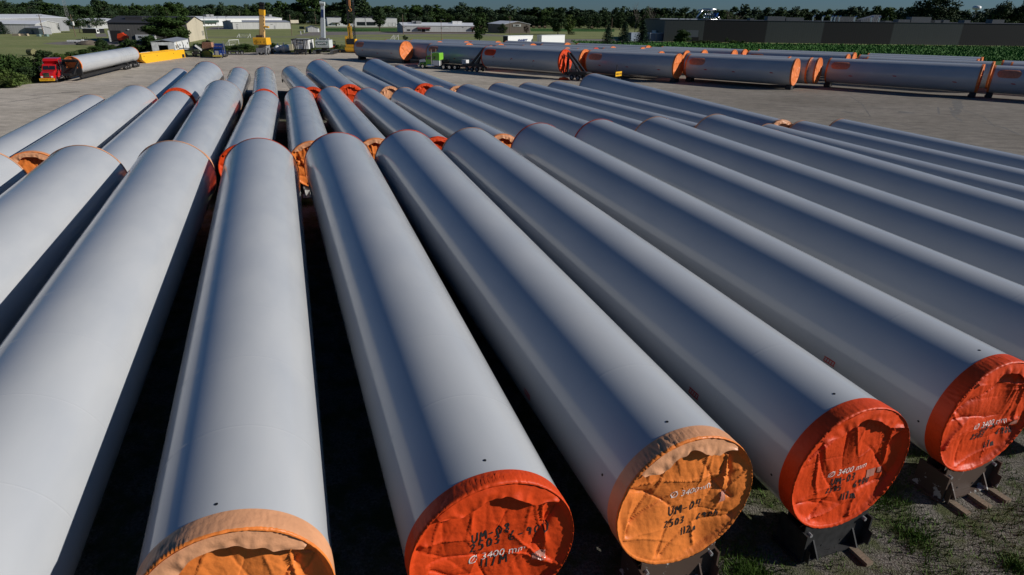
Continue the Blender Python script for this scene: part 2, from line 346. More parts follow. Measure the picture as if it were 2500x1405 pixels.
# nearest row
n = 'in the nearest row'
T['m1'] = section('white tower section at the far left edge, leftmost of the nearest row, small corner seen', -16.4, 9, 1.7, 41.9, big, PEAC, M_PEACH)[0]
T[1] = section('tower section with a pale orange far rim, second from the left in front', -11.4, 9, 1.7, 41.5, big, ORAC, M_PEACH)[0]
T[2] = section('tower section left of the one whose orange cover is cut by the bottom frame edge', -6.77, 9, 1.7, 41.59, big, ORAC, M_PEACH)[0]
T[3], c3 = section('tower section with pale orange near cover cut off by the bottom edge, scuffed on top', -1.93, 9.19, 1.7, 41.12, big, ORAC, M_RED, hi=True, seg=128, seed=3, flap=(38, 150), band=.42)
T[4], c4 = section('white tower section whose red cover reads UM-08 and 2503 6-900', 2.81, 8.83, 1.7, 41.82, big, REDC, M_RED, hi=True, seg=128, seed=4, flap=(36, 132), band=.3)
T[5], c5 = section('white tower section whose pale orange cover reads UM-04, 2503, 6900, 112m', 7.23, 8.81, 1.7, 41.54, big, ORAC, M_RED, hi=True, seg=128, seed=5, flap=(48, 138), band=.34)
T[6], c6 = section('white tower section whose red cover reads UM-03, 2505, 6900, 117m', 11.56, 8.49, 1.7, 41.3, big, REDC, M_PEACH, hi=True, seg=128, seed=6, flap=(38, 136), band=.34)
T[7], c7 = section('white tower section whose red cover reads UM-06 at the right frame edge', 16.78, 8.92, 1.7, 41.9, big, REDC, M_RED, hi=True, seg=128, seed=7, flap=(36, 128), band=.36)
T[8] = section('tower section with a red far rim, next to the right of the one marked UM-06', 21.8, 8.8, 1.7, 42.4, big, REDC, M_RED)[0]
T[9] = section('tower section with a pale far rim, second to the right of the one marked UM-06', 26.6, 8.8, 1.7, 42.3, big, ORAC, M_PEACH)[0]
T[10] = section('tower section third to the right of the UM-06 one, with a high pale rim', 31.95, 8.8, 1.7, 42.3, big, ORAC, M_PEACH)[0]
T[11] = section('slim white tower section whose far end is hidden, squeezed behind the larger one before it', 37.3, 10, 1.52, 42.4, 1.7, ORAC, M_PEACH)[0]
T[12] = section('slim white tower section starting right beside an orange cover, second from the outer right side', 41.7, 10.5, 1.5, 43.4, 1.66, ORAC, M_PEACH)[0]
T[13] = section('slim white tower section, outermost on the right beside the bare gravel yard', 45.9, 11, 1.5, 43.3, 1.66, ORAC, M_PEACH)[0]
# second row
S = 'in the second row'
def sec2(label, a, sf, rf, sn, rn, near, far=M_PEACH, **k): return section(label, a, sn, rn, sf, rf, near, far, group='white tower sections in the second row', band=.3, hi='mid', seed=1+int(sf*10) % 3, flap=(35, 140), **k)[0]
T[20] = sec2('white tower section at the left edge nearest the bare gravel, leftmost of the second row', -18.7, 76.2, 1.72, 46, 1.55, ORAC)
T[21] = sec2('wide white tower section with a crumpled orange near cover at the left edge, second row', -15.0, 78.8, 2.0, 45.2, 1.75, ORAC)
T[22] = sec2('second-row tower section on the left whose far rim meets a red cover ring', -11.1, 77.6, 1.72, 43.0, 1.55, ORAC)
T[23] = sec2('wide second-row tower section with a thin pale rim, second left of the dark gap', -6.72, 81.5, 2.05, 45.5, 1.65, ORAC)
T[24] = sec2('second-row tower section behind the scuffed one, red cover showing at its left', (-3.2, -2.2), 76.0, 1.72, 45.7, 1.6, REDC, M_RED)
T[25] = sec2('second-row tower section with orange near cover, right of the narrow dark gap', (1.33, 1.6), 78.7, 1.72, 45.7, 1.6, ORAC, M_RED)
T[26] = sec2('second-row tower section with orange near cover between the UM-08 and UM-04 ones', (5.7, 5.15), 78.1, 1.72, 45.6, 1.6, ORAC)
T[27] = sec2('second-row tower section with red near cover between the UM-04 and UM-03 ones', (10.1, 9.05), 75.9, 1.72, 44.9, 1.6, REDC, M_RED)
T[28] = sec2('second-row tower section with orange near cover between the UM-03 and UM-06 ones', (15.0, 13.2), 75.4, 1.72, 44.8, 1.6, ORAC)
T[29] = sec2('white tower section in the second row just right of a small red cover', (19.4, 17.2), 76.3, 1.72, 45, 1.6, ORAC)
T[30] = sec2('white tower section in the second row beginning beside a thin crinkled orange ring', (23.9, 21.4), 77.7, 1.72, 45, 1.6, ORAC)
T[31] = sec2('white tower section of the second row, first of three ending against bare gravel', (28.3, 25.7), 78.4, 1.72, 45, 1.6, ORAC)
T[32] = sec2('white tower section of the second row, middle of three ending against bare gravel', (32.7, 29.4), 78.0, 1.72, 45, 1.55, ORAC)
T[33] = sec2('white tower section of the second row, last of three ending against bare gravel', (36.6, 33.7), 78.5, 1.72, 46.2, 1.5, ORAC)
T[34] = sec2('wide white tower section bordering the gravel, its crinkled orange near cover showing', (40.0, 39.6), 79.8, 2.09, 43.9, 1.68, PEAC)
# third row
def sec3(label, a, sf, rf, sn, rn, near, far=M_RED, **k): return section(label, a, sn, rn, sf, rf, near, far, group='white tower sections in the farthest row', band=.3, hi='mid', seed=1+int(sf*10) % 3, flap=(35, 140), **k)[0]
T[40] = sec3('white tower section at the left end of the farthest row near the red truck', -14.86, 111.5, 1.62, 82, 1.45, ORAC)
T[41] = sec3('wide farthest-row tower section on the left, red ring round its near end', (-11.2, -10.6), 108.9, 2.15, 79.8, 1.75, REDC)
T[42] = sec3('white tower section in the farthest row just right of the wide one on the left', -6.37, 111.7, 1.6, 83, 1.45, ORAC)
T[43] = sec3('farthest-row tower section with a long red ring, just left of the dark gap', (-2.24, -2.6), 112.2, 1.6, 81.5, 1.5, REDC)
T[44] = sec3('farthest-row tower section with a small black lug on its far left rim', (3.3, 1.5), 113.0, 1.6, 82.5, 1.5, REDC)
T[45] = sec3('wide farthest-row tower section, left one of two tall ones with red near covers', (7.5, 5.8), 110.2, 2.15, 80.2, 1.72, REDC)
T[46] = sec3('slim white tower section in the farthest row with a crumpled orange near cover', (12.5, 10.3), 113.1, 1.6, 81.5, 1.48, PEAC, M_PEACH)
T[47] = sec3('wide farthest-row tower section, right one of two tall ones with red near covers', (16.6, 14.8), 111.2, 2.15, 79.6, 1.7, REDC)
T[48] = sec3('slim white tower section at the right end of the farthest row beside the gravel', (20.9, 19.3), 112.8, 1.6, 80.5, 1.45, PEAC, M_PEACH)
# writing on the four near covers
def lettering(c, rows, printed, pockets=()):
    o, yf = c
    yy = lambda x, z: yf(x, z)-.009
    for txt, x, z, h, sl in rows: mb = MB(); write(mb, txt, x, z, h, 0, sl, .033, M_INK, yy); mb.obj('handwriting', o)
    txt, x, z, size = printed; me = text_mesh(txt, size, M_PRINT, 0, .15)
    for v in me.vertices:
        px, pz = v.co.x+x, v.co.y+z; v.co = Vector((px, yf(px, pz)-.009, pz))
    mk('printed_size', me, o)
    for (x, z, w, h) in pockets:
        MB().add([(x+a/8*w, yf(x+a/8*w, z+b/8*h)-.011, z+b/8*h) for a in range(9) for b in range(9)], [(a*9+b, a*9+9+b, a*9+10+b, a*9+b+1) for a in range(8) for b in range(8)]).obj('label_pocket', o, mat('clear_pocket', (.45, .2, .15), .3))
lettering(c4, [('UM-08', -.42, .27, .24, .1), ('2503', -.45, .02, .24, .12), ('6-900', .35, .10, .26, .0), ('117M', -.24, -.52, .27, .02)], ('Ø 3400 mm', -.52, -.27, .25), [(.85, -.62, .3, .22)])
lettering(c5, [('UM-04', -.33, -.40, .26, .0), ('2503', -.40, -.72, .2, .0), ('6900', .5, -.82, .2, .02), ('112m', .10, -1.10, .2, 0)], ('Ø 3400mm', -.35, .10, .23), [(.95, -.35, .2, .3)])
lettering(c6, [('UM-03', -.36, -.48, .22, .0), ('2505', -.45, -.70, .17, .0), ('6900', .40, -.74, .2, .0), ('117m', .05, -1.02, .2, .0)], ('Ø 3400 mm', -.55, -.20, .25), [(.78, -.58, .28, .24), (1.12, -.5, .12, .15)])
lettering(c7, [('UM-06', .0, -.54, .2, .0), ('2503', -.23, -.74, .18, .0), ('6900', .82, -.82, .2, .0), ('117m', .38, -1.15, .2, .0)], ('Ø 3400 mm', -.32, -.38, .25), [(1.1, -.55, .3, .25)])
for k, y, ang in ((5, 5.14, -174.4), (6, 3.77, 178.9), (7, 3.71, -176.8)): ladder_mark(T[k], 1.7, big, 32.8, y, radians(ang), .65)
for k, y, ang in ((3, .66, 94), (4, .64, 89), (5, .65, 98.5), (6, .68, 98.3), (7, .66, 94.6), (5, .81, 163.6), (6, .6, -172), (7, .6, -174)): plug(T[k], 1.7, big, 32.8, y, radians(ang))
sc_ = MB(); M_SCUFF = mat('grey_scuff', (.42, .42, .43), .6, var=.2, vscale=9)
for (y, an, ly, la) in ((7.05, 70, .03, .28), (5.25, 69, .13, .3), (5.18, 66, .05, .22), (6.35, 70, .04, .2)): patch(sc_, 1.7, big, 32.8, y, radians(an), ly, la, M_SCUFF, .004, skew=.2)
sc_.obj('scuff', T[3])
MB().box((-1.62, 29.6, 1.0), (.14, .5, .45), M_BLACK).obj('lug', T[44])
# steel cradles and timbers under the near ends
CR = {}
def cradle_parts(t, R, dirty, W_=1.95):
    k = (R, dirty)
    if k not in CR:
        m = dirty; H0 = GAP
        def arc_plate(y0, y1, mm):
            mb = MB(); n = 18; top = []; 
            for i in range(n+1):
                x = -W_/2+W_*i/n; top.append((x, H0+R-sqrt(max(0, (R+.03)**2-x*x))))
            pts = [(-W_/2, .10)]+[(W_/2, .10)]+[(x, z) for x, z in reversed(top)]
            mb.prism(pts, y0, y1, mm); return mb
        a = arc_plate(-.02, .01, m); b = arc_plate(.55, .58, m)
        c = MB(); c.box((0, .28, .07), (W_+.35, .95, .05), m)
        for s in (-1, 1):
            c.box((s*(W_/2+.03), .28, .47), (.05, .9, .8), m); c.prism([(s*(W_/2-.05), .1), (s*(W_/2+.0), .5), (s*(W_/2-.02), .1)], -.3, 0, m)
            c.prism([(-.28, .1), (0, .1), (0, .55)], s*.62-.02, s*.62+.02, m, 'x')
        d = []
        for s in (-1, 1):
            for i in range(3): d.append(MB().tube((s*(.30+.2*i), -.03, .24+.08*i), (s*(.30+.2*i), -.01, .24+.08*i), .03, n=8, m=M_DARK).mesh('bolt_hole'))
            d.append(MB().tube((s*.85, -.12, .8), (s*.85, .02, .8), .045, n=8, m=M_GREY).mesh('bolt'))
        CR[k] = [a.mesh('front_plate'), b.mesh('rear_plate'), c.mesh('frame')]+d
    for me in CR[k]: mk(me.name.split('.')[0], me, t)
def cradle(a, s, lab, m, R=1.7, timbers=(), group='steel cradles under the near ends'):
    p_ = LV*a+DV*s; t = thing('cradle', lab, 'cradle', (p_.x, p_.y, .0), -AZ, group); cradle_parts(t, R, m)
    for x, lb in timbers:
        q = p_+LV*x; o = MB().box((0, 0, .022), (.2, 1.5, .1)).obj('timber_block', None, M_WOOD, loc=(q.x, q.y, .02), rz=-AZ)
        tag(o, lb, 'timber')
    return t
M_BLKPL = mat('black_plate', (.02, .02, .02), .6, var=.4, vscale=5)
M_BROWNPL = mat('brown_plate', (.09, .06, .045), .6, col2=(.05, .033, .025), vscale=3)
def chipped(name, base):
    m = mat(name, base, .55); n = m.node_tree; b = n.nodes['Principled BSDF']
    tc = n.nodes.new('ShaderNodeTexCoord'); no = n.nodes.new('ShaderNodeTexNoise'); no.inputs['Scale'].default_value = 2.6; no.inputs['Detail'].default_value = 6; no.inputs['Roughness'].default_value = .6; n.links.new(tc.outputs['Object'], no.inputs[0])
    r = n.nodes.new('ShaderNodeValToRGB'); r.color_ramp.interpolation = 'CONSTANT'; r.color_ramp.elements[0].color = (*base, 1); r.color_ramp.elements[1].position = .62; r.color_ramp.elements[1].color = (.45, .45, .42, 1); n.links.new(no.outputs[0], r.inputs[0]); n.links.new(r.outputs[0], b.inputs['Base Color']); return m
M_CHIP = chipped('chipped_brown_plate', (.085, .055, .04))
cradle(2.81, 8.95, 'dark steel cradle mostly cut off below the cover marked UM-08', M_BLKPL)
cradle(7.23, 8.72, 'brown steel cradle with chipped white paint under the orange cover marked UM-04', M_CHIP)
cradle(11.56, 8.42, 'black steel cradle with bolt holes under the red cover marked UM-03', M_BLKPL, timbers=((.55, 'grey timber under the right half of the black bolt-holed cradle'),))
cradle(16.78, 8.85, 'rusty brown steel cradle under the red cover marked UM-06', M_CHIP, timbers=((-.75, 'left one of three timbers under the rusty brown cradle'), (.05, 'middle one of three timbers under the rusty brown cradle'), (.8, 'right one of three timbers under the rusty brown cradle')))
cradle(1.5, 45.85, 'steel cradle seen in the dark gap below the orange second-row cover', M_WHITED, R=1.6)
# ------------------------------------------------------------------ far yard sections (axis turned the other way)
FPH = radians(-38.7); FD = Vector((cos(FPH), sin(FPH), 0)); FZ = .7; FR0, FR1 = 2.24, 2.32; FL = 20.4
M_FORA = cloth('sunlit_orange_tarp', (.72, .20, .055), .5)
M_OVAL = mat('door_tarp', (.55, .20, .11), .6, var=.12, vscale=3, bump=.3)
def fsec(label, pos, Lh=FL, near=None, far=None, ovalm=M_OVAL, marks=3, group='white tower sections stacked in the far yard', yaw=0, straps=False, r0=FR0, r1=FR1, z=FZ, seedf=2):
    near = near or M_FORA; far = far or M_FORA
    t = thing('tower_section', label, 'tower section', (pos.x, pos.y, z), FPH-pi/2+yaw, group)
    mk('body', body_mesh(Lh, r0, r1, 64, 6), t); sl = (r1-r0)/Lh
    cover(t, r0, 0, -1, False, 2, near, None, .22, slope=sl); cover(t, r1, Lh, 1, 'mid', seedf, far, None, .22, slope=-sl)
    if ovalm: oval(t, r0, r1, Lh, 2.3, radians(30), 3.3, 1.5, ovalm)
    rnd = random.Random(int(pos.x*10))
    for k in range(marks):
        mb = MB(); patch(mb, r0, r1, Lh, 3.5+k*(Lh-6)/2.2+rnd.uniform(-1, 1), radians(rnd.uniform(-22, -4)), .55, .16, M_REDTAPE, .02, skew=-1.6); mb.obj('hazard_mark', t)
    return t
FT = {}
def at_ring(px, py, z=5.25):
    g = G(px, py, z); g.z = 0; return g
front = [('A', -42.4, 182.8, 18.5, 'white tower section at the left end of the far yard stack, beside the lattice crane'),
 ('C', None, None, 22, 'white tower section behind the lowboy load, ending in the orange cover behind the rear dolly'),
 ('B', None, None, 19, 'white tower section behind the green truck cab, its door cover above the exhaust stack'),
 ('D', -6.0, 147.8, 20.8, 'white tower section with red covers loaded between two black dollies'),
 ('E', 16.4, 143.1, 20.3, 'white tower section in front of the far stack just right of the rear dolly'),
 ('F', 35.1, 132.6, 20.4, 'front tower section of the far stack with two orange covers behind its right end'),
 ('Gx', 60.0, 126.0, 23.9, 'long white tower section in front of the far stack, second from the right edge'),
 ('H', 80.8, 111.4, 24, 'white tower section of the far stack cut by the right edge of the photo')]
for nm, x, y, Lh, lab in front:
    if x is None: pos = at_ring(*{'B': (1055, 105.7), 'C': (1236, 112)}[nm])
    else: pos = Vector((x, y, 0))
    rd = nm == 'D'
    FT[nm] = fsec(lab, pos, Lh, M_RED if rd else M_FORA, M_RED if rd else M_FORA, M_RED if rd else M_OVAL, 3 if nm != 'D' else 0, seedf=3 if nm in 'FA' else 2, z=1.05 if rd else FZ)
for k, (y, an) in enumerate(((3.3, -10), (8.3, -14), (14.2, -18))):
    mb = MB(); patch(mb, FR0, FR1, 20.8, y, radians(an), .25, 1.0, M_BLACK, .02, skew=.1); patch(mb, FR0, FR1, 20.8, y+.3, radians(an+16), .45, .16, M_REDTAPE, .02, skew=-1.5); mb.obj('hazard_mark', FT['D'])
rows = [((945, 96), 'white tower section whose small orange rim shows first at the left, behind the leftmost one'),
 ((1008, 96), 'white tower section in the rearmost line of the far stack, above the second front rim'),
 ((1006, 100), 'far-stack tower section just behind the leftmost one, ending at a small orange cover'),
 ((1083, 95.5), 'white tower section of the far stack rearmost behind the pole foot near the strip building'),
 ((1078, 101), 'white tower section of the far stack with a pale arc just above the green cab'),
 ((1153, 101), 'far-stack tower section with the single bright red arc left of the white trailers'),
 ((1238, 99), 'far-stack tower section with a dark oval cover just below the left white trailer'),
 ((1326, 107), 'far-stack tower section with an orange arc below the gap between two white trailers'),
 ((1413, 105), 'rearmost far-stack tower section with an orange arc right of the white trailers'),
 ((1414, 117), 'far-stack tower section with a dull grey rim behind the rear dolly boom'),
 ((1477, 115.6), 'white tower section of the far stack with a pale arc below the left conifer'),
 ((1522, 114), 'white tower section of the far stack with a pale arc below the middle conifer'),
 ((1592, 114), 'far-stack tower section, front one of two close arcs below the white containers'),
 ((1619, 113), 'far-stack tower section with a pale arc below the left corner of the factory'),
 ((1831, 123), 'far-stack tower section with paired pale arcs below the first grey factory panel'),
 ((1855, 120), 'rearmost white tower section of the far stack along the green crop, centre right'),
 ((1682, 128), 'far-stack tower section with a second rim just left of the front one'),
 ((2101, 133), 'white tower section of the far stack starting beside an orange cover at the right third'),
 ((2122, 129.5), 'rearmost white tower section at the right third of the far stack beside the green crop'),
 ((2450, 147), 'rearmost white tower section at the right edge of the far stack'),
 ((2472, 151), 'white tower section at the right edge of the far stack just behind the front one')]
for (px, py), lab in rows:
    rd = px == 1153
    FT[px] = fsec(lab, at_ring(px, py), near=M_RED if rd else M_FORA, ovalm=M_OVAL if px in (1008, 1083, 1238, 1413, 1326, 1477, 1522, 1592, 1619, 1831, 2101, 2122, 1078) else None, marks=0)
for (px, py), lab in [((1385, 117.6), 'far-stack tower section, its orange cover just above the red cover between the dollies'),
 ((1455, 118), 'white tower section of the far stack ending in a bright red cover'),
 ((1570, 117), 'white tower section of the far stack ending in a small sliver of orange cover'),
 ((2003, 143), 'white tower section ending in the shaded orange cover, third of three side by side'),
 ((1983, 142.5), 'white tower section ending in the crumpled orange cover, middle of three side by side'),
 ((2428, 152), 'far-stack tower section ending in the orange cover beside the one cut by the edge')]:
    e = at_ring(px, py); FT['e%d' % px] = fsec(lab, e-FD*FL, far=M_RED if px == 1455 else M_FORA, ovalm=None, marks=0, seedf=3)
# cradles below the ends of the front ones
cm = None
for nm, lab in (('A', 'under the leftmost far-yard section'), ('E', 'under the section right of the rear dolly'), ('F', 'under the section with two covers behind it'), ('Gx', 'under the long section second from the right edge'), ('H', 'under the section cut by the right edge')):
    for e in (0, 1):
        if nm == 'H' and e: continue
        Lh = {'A': 18.5, 'E': 20.3, 'F': 20.4, 'Gx': 23.9, 'H': 24}[nm]; b = FT[nm].location+FD*(.1 if e == 0 else Lh-.7); b.z = 0
        t = thing('cradle', 'black cradle %s, %s end' % (lab, 'right' if e else 'left'), 'cradle', b, FPH-pi/2, 'cradles in the far yard'); cradle_parts(t, 2.24, M_BLKPL)
# ------------------------------------------------------------------ ground
def sheet(name, pts, z, m):
    bm = bmesh.new(); vs_ = [bm.verts.new((p[0], p[1], z)) for p in pts]; f = bm.faces.new(vs_); bmesh.ops.triangulate(bm, faces=[f]); bmesh.ops.recalc_face_normals(bm, faces=bm.faces)
    me = bpy.data.meshes.new(name); bm.to_mesh(me); bm.free(); me.materials.append(m)
    if me.polygons[0].normal.z < 0: me.flip_normals()
    return struct(mk(name, me))
def ground_mat(name, layers, rough=.95, bump=.4, bscale=6, bdist=.05, extra=None):
    """layers: list of (scale, detail, c1, c2, stretch) multiplied/mixed by noise"""
    m = bpy.data.materials.new(name); m.use_nodes = True; n = m.node_tree; b = n.nodes['Principled BSDF']; b.inputs['Roughness'].default_value = rough; b.inputs['Specular IOR Level'].default_value = .2
    tc = n.nodes.new('ShaderNodeTexCoord'); cur = None
    for i, (sc, det, c1, c2, st, p0, p1) in enumerate(layers):
        mp = n.nodes.new('ShaderNodeMapping'); mp.inputs['Scale'].default_value = (sc*st[0], sc*st[1], sc); mp.inputs['Rotation'].default_value = (0, 0, st[2]); n.links.new(tc.outputs['Object'], mp.inputs[0])
        no = n.nodes.new('ShaderNodeTexNoise'); no.inputs['Scale'].default_value = 1; no.inputs['Detail'].default_value = det; no.inputs['Roughness'].default_value = .62; n.links.new(mp.outputs[0], no.inputs[0])
        r = n.nodes.new('ShaderNodeValToRGB'); r.color_ramp.elements[0].position = p0; r.color_ramp.elements[1].position = p1; r.color_ramp.elements[0].color = (*c1, 1); r.color_ramp.elements[1].color = (*c2, 1); n.links.new(no.outputs[0], r.inputs[0])
        if cur is None: cur = r.outputs[0]
        else:
            mx = n.nodes.new('ShaderNodeMix'); mx.data_type = 'RGBA'; mx.blend_type = 'MULTIPLY'; mx.inputs[0].default_value = 1; n.links.new(cur, mx.inputs[6]); n.links.new(r.outputs[0], mx.inputs[7]); cur = mx.outputs[2]
    if extra: cur = extra(n, tc, cur)
    n.links.new(cur, b.inputs['Base Color'])
    no = n.nodes.new('ShaderNodeTexNoise'); no.inputs['Scale'].default_value = bscale; no.inputs['Detail'].default_value = 6; n.links.new(tc.outputs['Object'], no.inputs[0])
    bp = n.nodes.new('ShaderNodeBump'); bp.inputs['Strength'].default_value = bump; bp.inputs['Distance'].default_value = bdist; n.links.new(no.outputs[0], bp.inputs['Height']); n.links.new(bp.outputs[0], b.inputs['Normal'])
    return m
g1 = (1, 1, 0)
M_GRASS = ground_mat('mown_grass', [(.012, 4, (.19, .225, .08), (.28, .285, .125), (1, 5, .2), .3, .7), (.25, 8, (.75, .78, .7), (1.15, 1.12, 1.1), (1, 1.6, .1), .3, .7), (2.5, 4, (.7, .7, .7), (1.2, 1.2, 1.2), g1, .3, .7)], bump=.6, bscale=3)
def yard_extra(n, tc, cur):
    # mud-darkened ground towards the right of the yard and near the sections, weeds where nobody drives
    sp = n.nodes.new('ShaderNodeSeparateXYZ'); n.links.new(tc.outputs['Object'], sp.inputs[0])
    mr = n.nodes.new('ShaderNodeMapRange'); mr.interpolation_type = 'SMOOTHSTEP'; mr.inputs[1].default_value = -30; mr.inputs[2].default_value = 55; mr.inputs[3].default_value = 0; mr.inputs[4].default_value = .85; n.links.new(sp.outputs[0], mr.inputs[0])
    mx = n.nodes.new('ShaderNodeMix'); mx.data_type = 'RGBA'; mx.blend_type = 'MULTIPLY'; n.links.new(mr.outputs[0], mx.inputs[0]); n.links.new(cur, mx.inputs[6]); mx.inputs[7].default_value = (.34, .34, .345, 1)
    # wheel tracks: strongly stretched noise along two directions
    last = mx.outputs[2]
    for rot, st, sc, lo_, hi_ in ((radians(-25), (.06, .55), 1.3, .55, .85), (radians(8), (.05, .7), 1.3, .55, .85)):
        mp = n.nodes.new('ShaderNodeMapping'); mp.inputs['Rotation'].default_value = (0, 0, -rot); n.links.new(tc.outputs['Object'], mp.inputs[0])
        mp2 = n.nodes.new('ShaderNodeMapping'); mp2.inputs['Scale'].default_value = (st[0]*sc, st[1]*sc, 1); n.links.new(mp.outputs[0], mp2.inputs[0])
        no = n.nodes.new('ShaderNodeTexNoise'); no.inputs['Scale'].default_value = 1; no.inputs['Detail'].default_value = 5; no.inputs['Distortion'].default_value = .4; n.links.new(mp2.outputs[0], no.inputs[0])
        r = n.nodes.new('ShaderNodeMapRange'); r.inputs[1].default_value = lo_; r.inputs[2].default_value = hi_; r.inputs[3].default_value = 0; r.inputs[4].default_value = .6; n.links.new(no.outputs[0], r.inputs[0])
        mx = n.nodes.new('ShaderNodeMix'); mx.data_type = 'RGBA'; mx.blend_type = 'MULTIPLY'; n.links.new(r.outputs[0], mx.inputs[0]); n.links.new(last, mx.inputs[6]); mx.inputs[7].default_value = (.42, .42, .44, 1); last = mx.outputs[2]
    return last
M_YARD = ground_mat('gravel_yard', [(.05, 6, (.43, .375, .30), (.60, .53, .44), (1, 1.6, .3), .3, .7), (.7, 9, (.74, .74, .74), (1.18, 1.18, 1.18), (.8, 1.2, .5), .3, .7), (9, 4, (.7, .7, .7), (1.25, 1.25, 1.25), g1, .3, .7)], bump=.7, bscale=12, bdist=.04, extra=yard_extra)
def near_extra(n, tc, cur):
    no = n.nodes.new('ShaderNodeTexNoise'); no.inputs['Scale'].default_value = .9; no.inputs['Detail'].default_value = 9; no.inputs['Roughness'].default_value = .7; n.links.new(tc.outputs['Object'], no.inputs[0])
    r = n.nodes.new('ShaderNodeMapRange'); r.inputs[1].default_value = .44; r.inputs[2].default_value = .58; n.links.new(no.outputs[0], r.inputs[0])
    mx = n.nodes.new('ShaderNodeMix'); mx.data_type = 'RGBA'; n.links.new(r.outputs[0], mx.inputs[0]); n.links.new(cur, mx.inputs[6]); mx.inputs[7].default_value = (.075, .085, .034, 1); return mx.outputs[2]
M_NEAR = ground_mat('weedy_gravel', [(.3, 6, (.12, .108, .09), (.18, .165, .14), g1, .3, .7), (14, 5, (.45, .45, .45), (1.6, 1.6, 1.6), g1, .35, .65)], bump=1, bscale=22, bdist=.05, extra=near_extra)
M_CROP = ground_mat('soybean_rows', [(.5, 8, (.03, .08, .014), (.06, .16, .03), (1, 1, 0), .3, .7), (3.5, 3, (.35, .35, .35), (1.5, 1.5, 1.5), g1, .35, .65)], bump=1, bscale=4, bdist=.5)
M_ASPH = ground_mat('pale_asphalt', [(.08, 6, (.17, .15, .135), (.23, .205, .185), g1, .3, .7), (2, 6, (.85, .85, .85), (1.1, 1.1, 1.1), g1, .3, .7)], bump=.2)
R_ = 5200
gm = MB(); gm.quad((-R_, -300, -.012), (R_, -300, -.012), (R_, R_, -.012), (-R_, R_, -.012)); struct(gm.obj('grass_ground', None, M_GRASS, fix=False))
P_ = lambda *q: [(G(x, y).x, G(x, y).y) for x, y in q]
yb = [(-130, -60), (-84, 60)]+P_((0, 217), (60, 207), (100, 203), (160, 186), (230, 170), (330, 150), (430, 142), (500, 136), (570, 131), (640, 127), (860, 125))+[(-40, 222), (-20, 208), (20, 188), (50, 170), (85, 158), (115, 140), (160, 108), (200, 60), (200, -60)]
sheet('gravel_yard', yb, -.008, M_YARD)
# the ground among the near sections: darker weedy gravel
sheet('weedy_gravel', [tuple((LV*a+DV*s).xy) for a, s in ((-22, -30), (60, -30), (60, 30), (50, 38), (42, 42), (38, 80), (24, 84), (22, 114), (-8, 114), (-17, 100), (-20, 70))], -.004, M_NEAR)
sheet('crop_field', [(26, 212), (26, 187), (50, 171.5), (85, 159.5), (116, 141), (162, 108), (420, 60), (600, 250), (600, 326), (255, 331), (96, 326), (60, 318), (40, 280), (30, 240)], -.006, M_CROP)
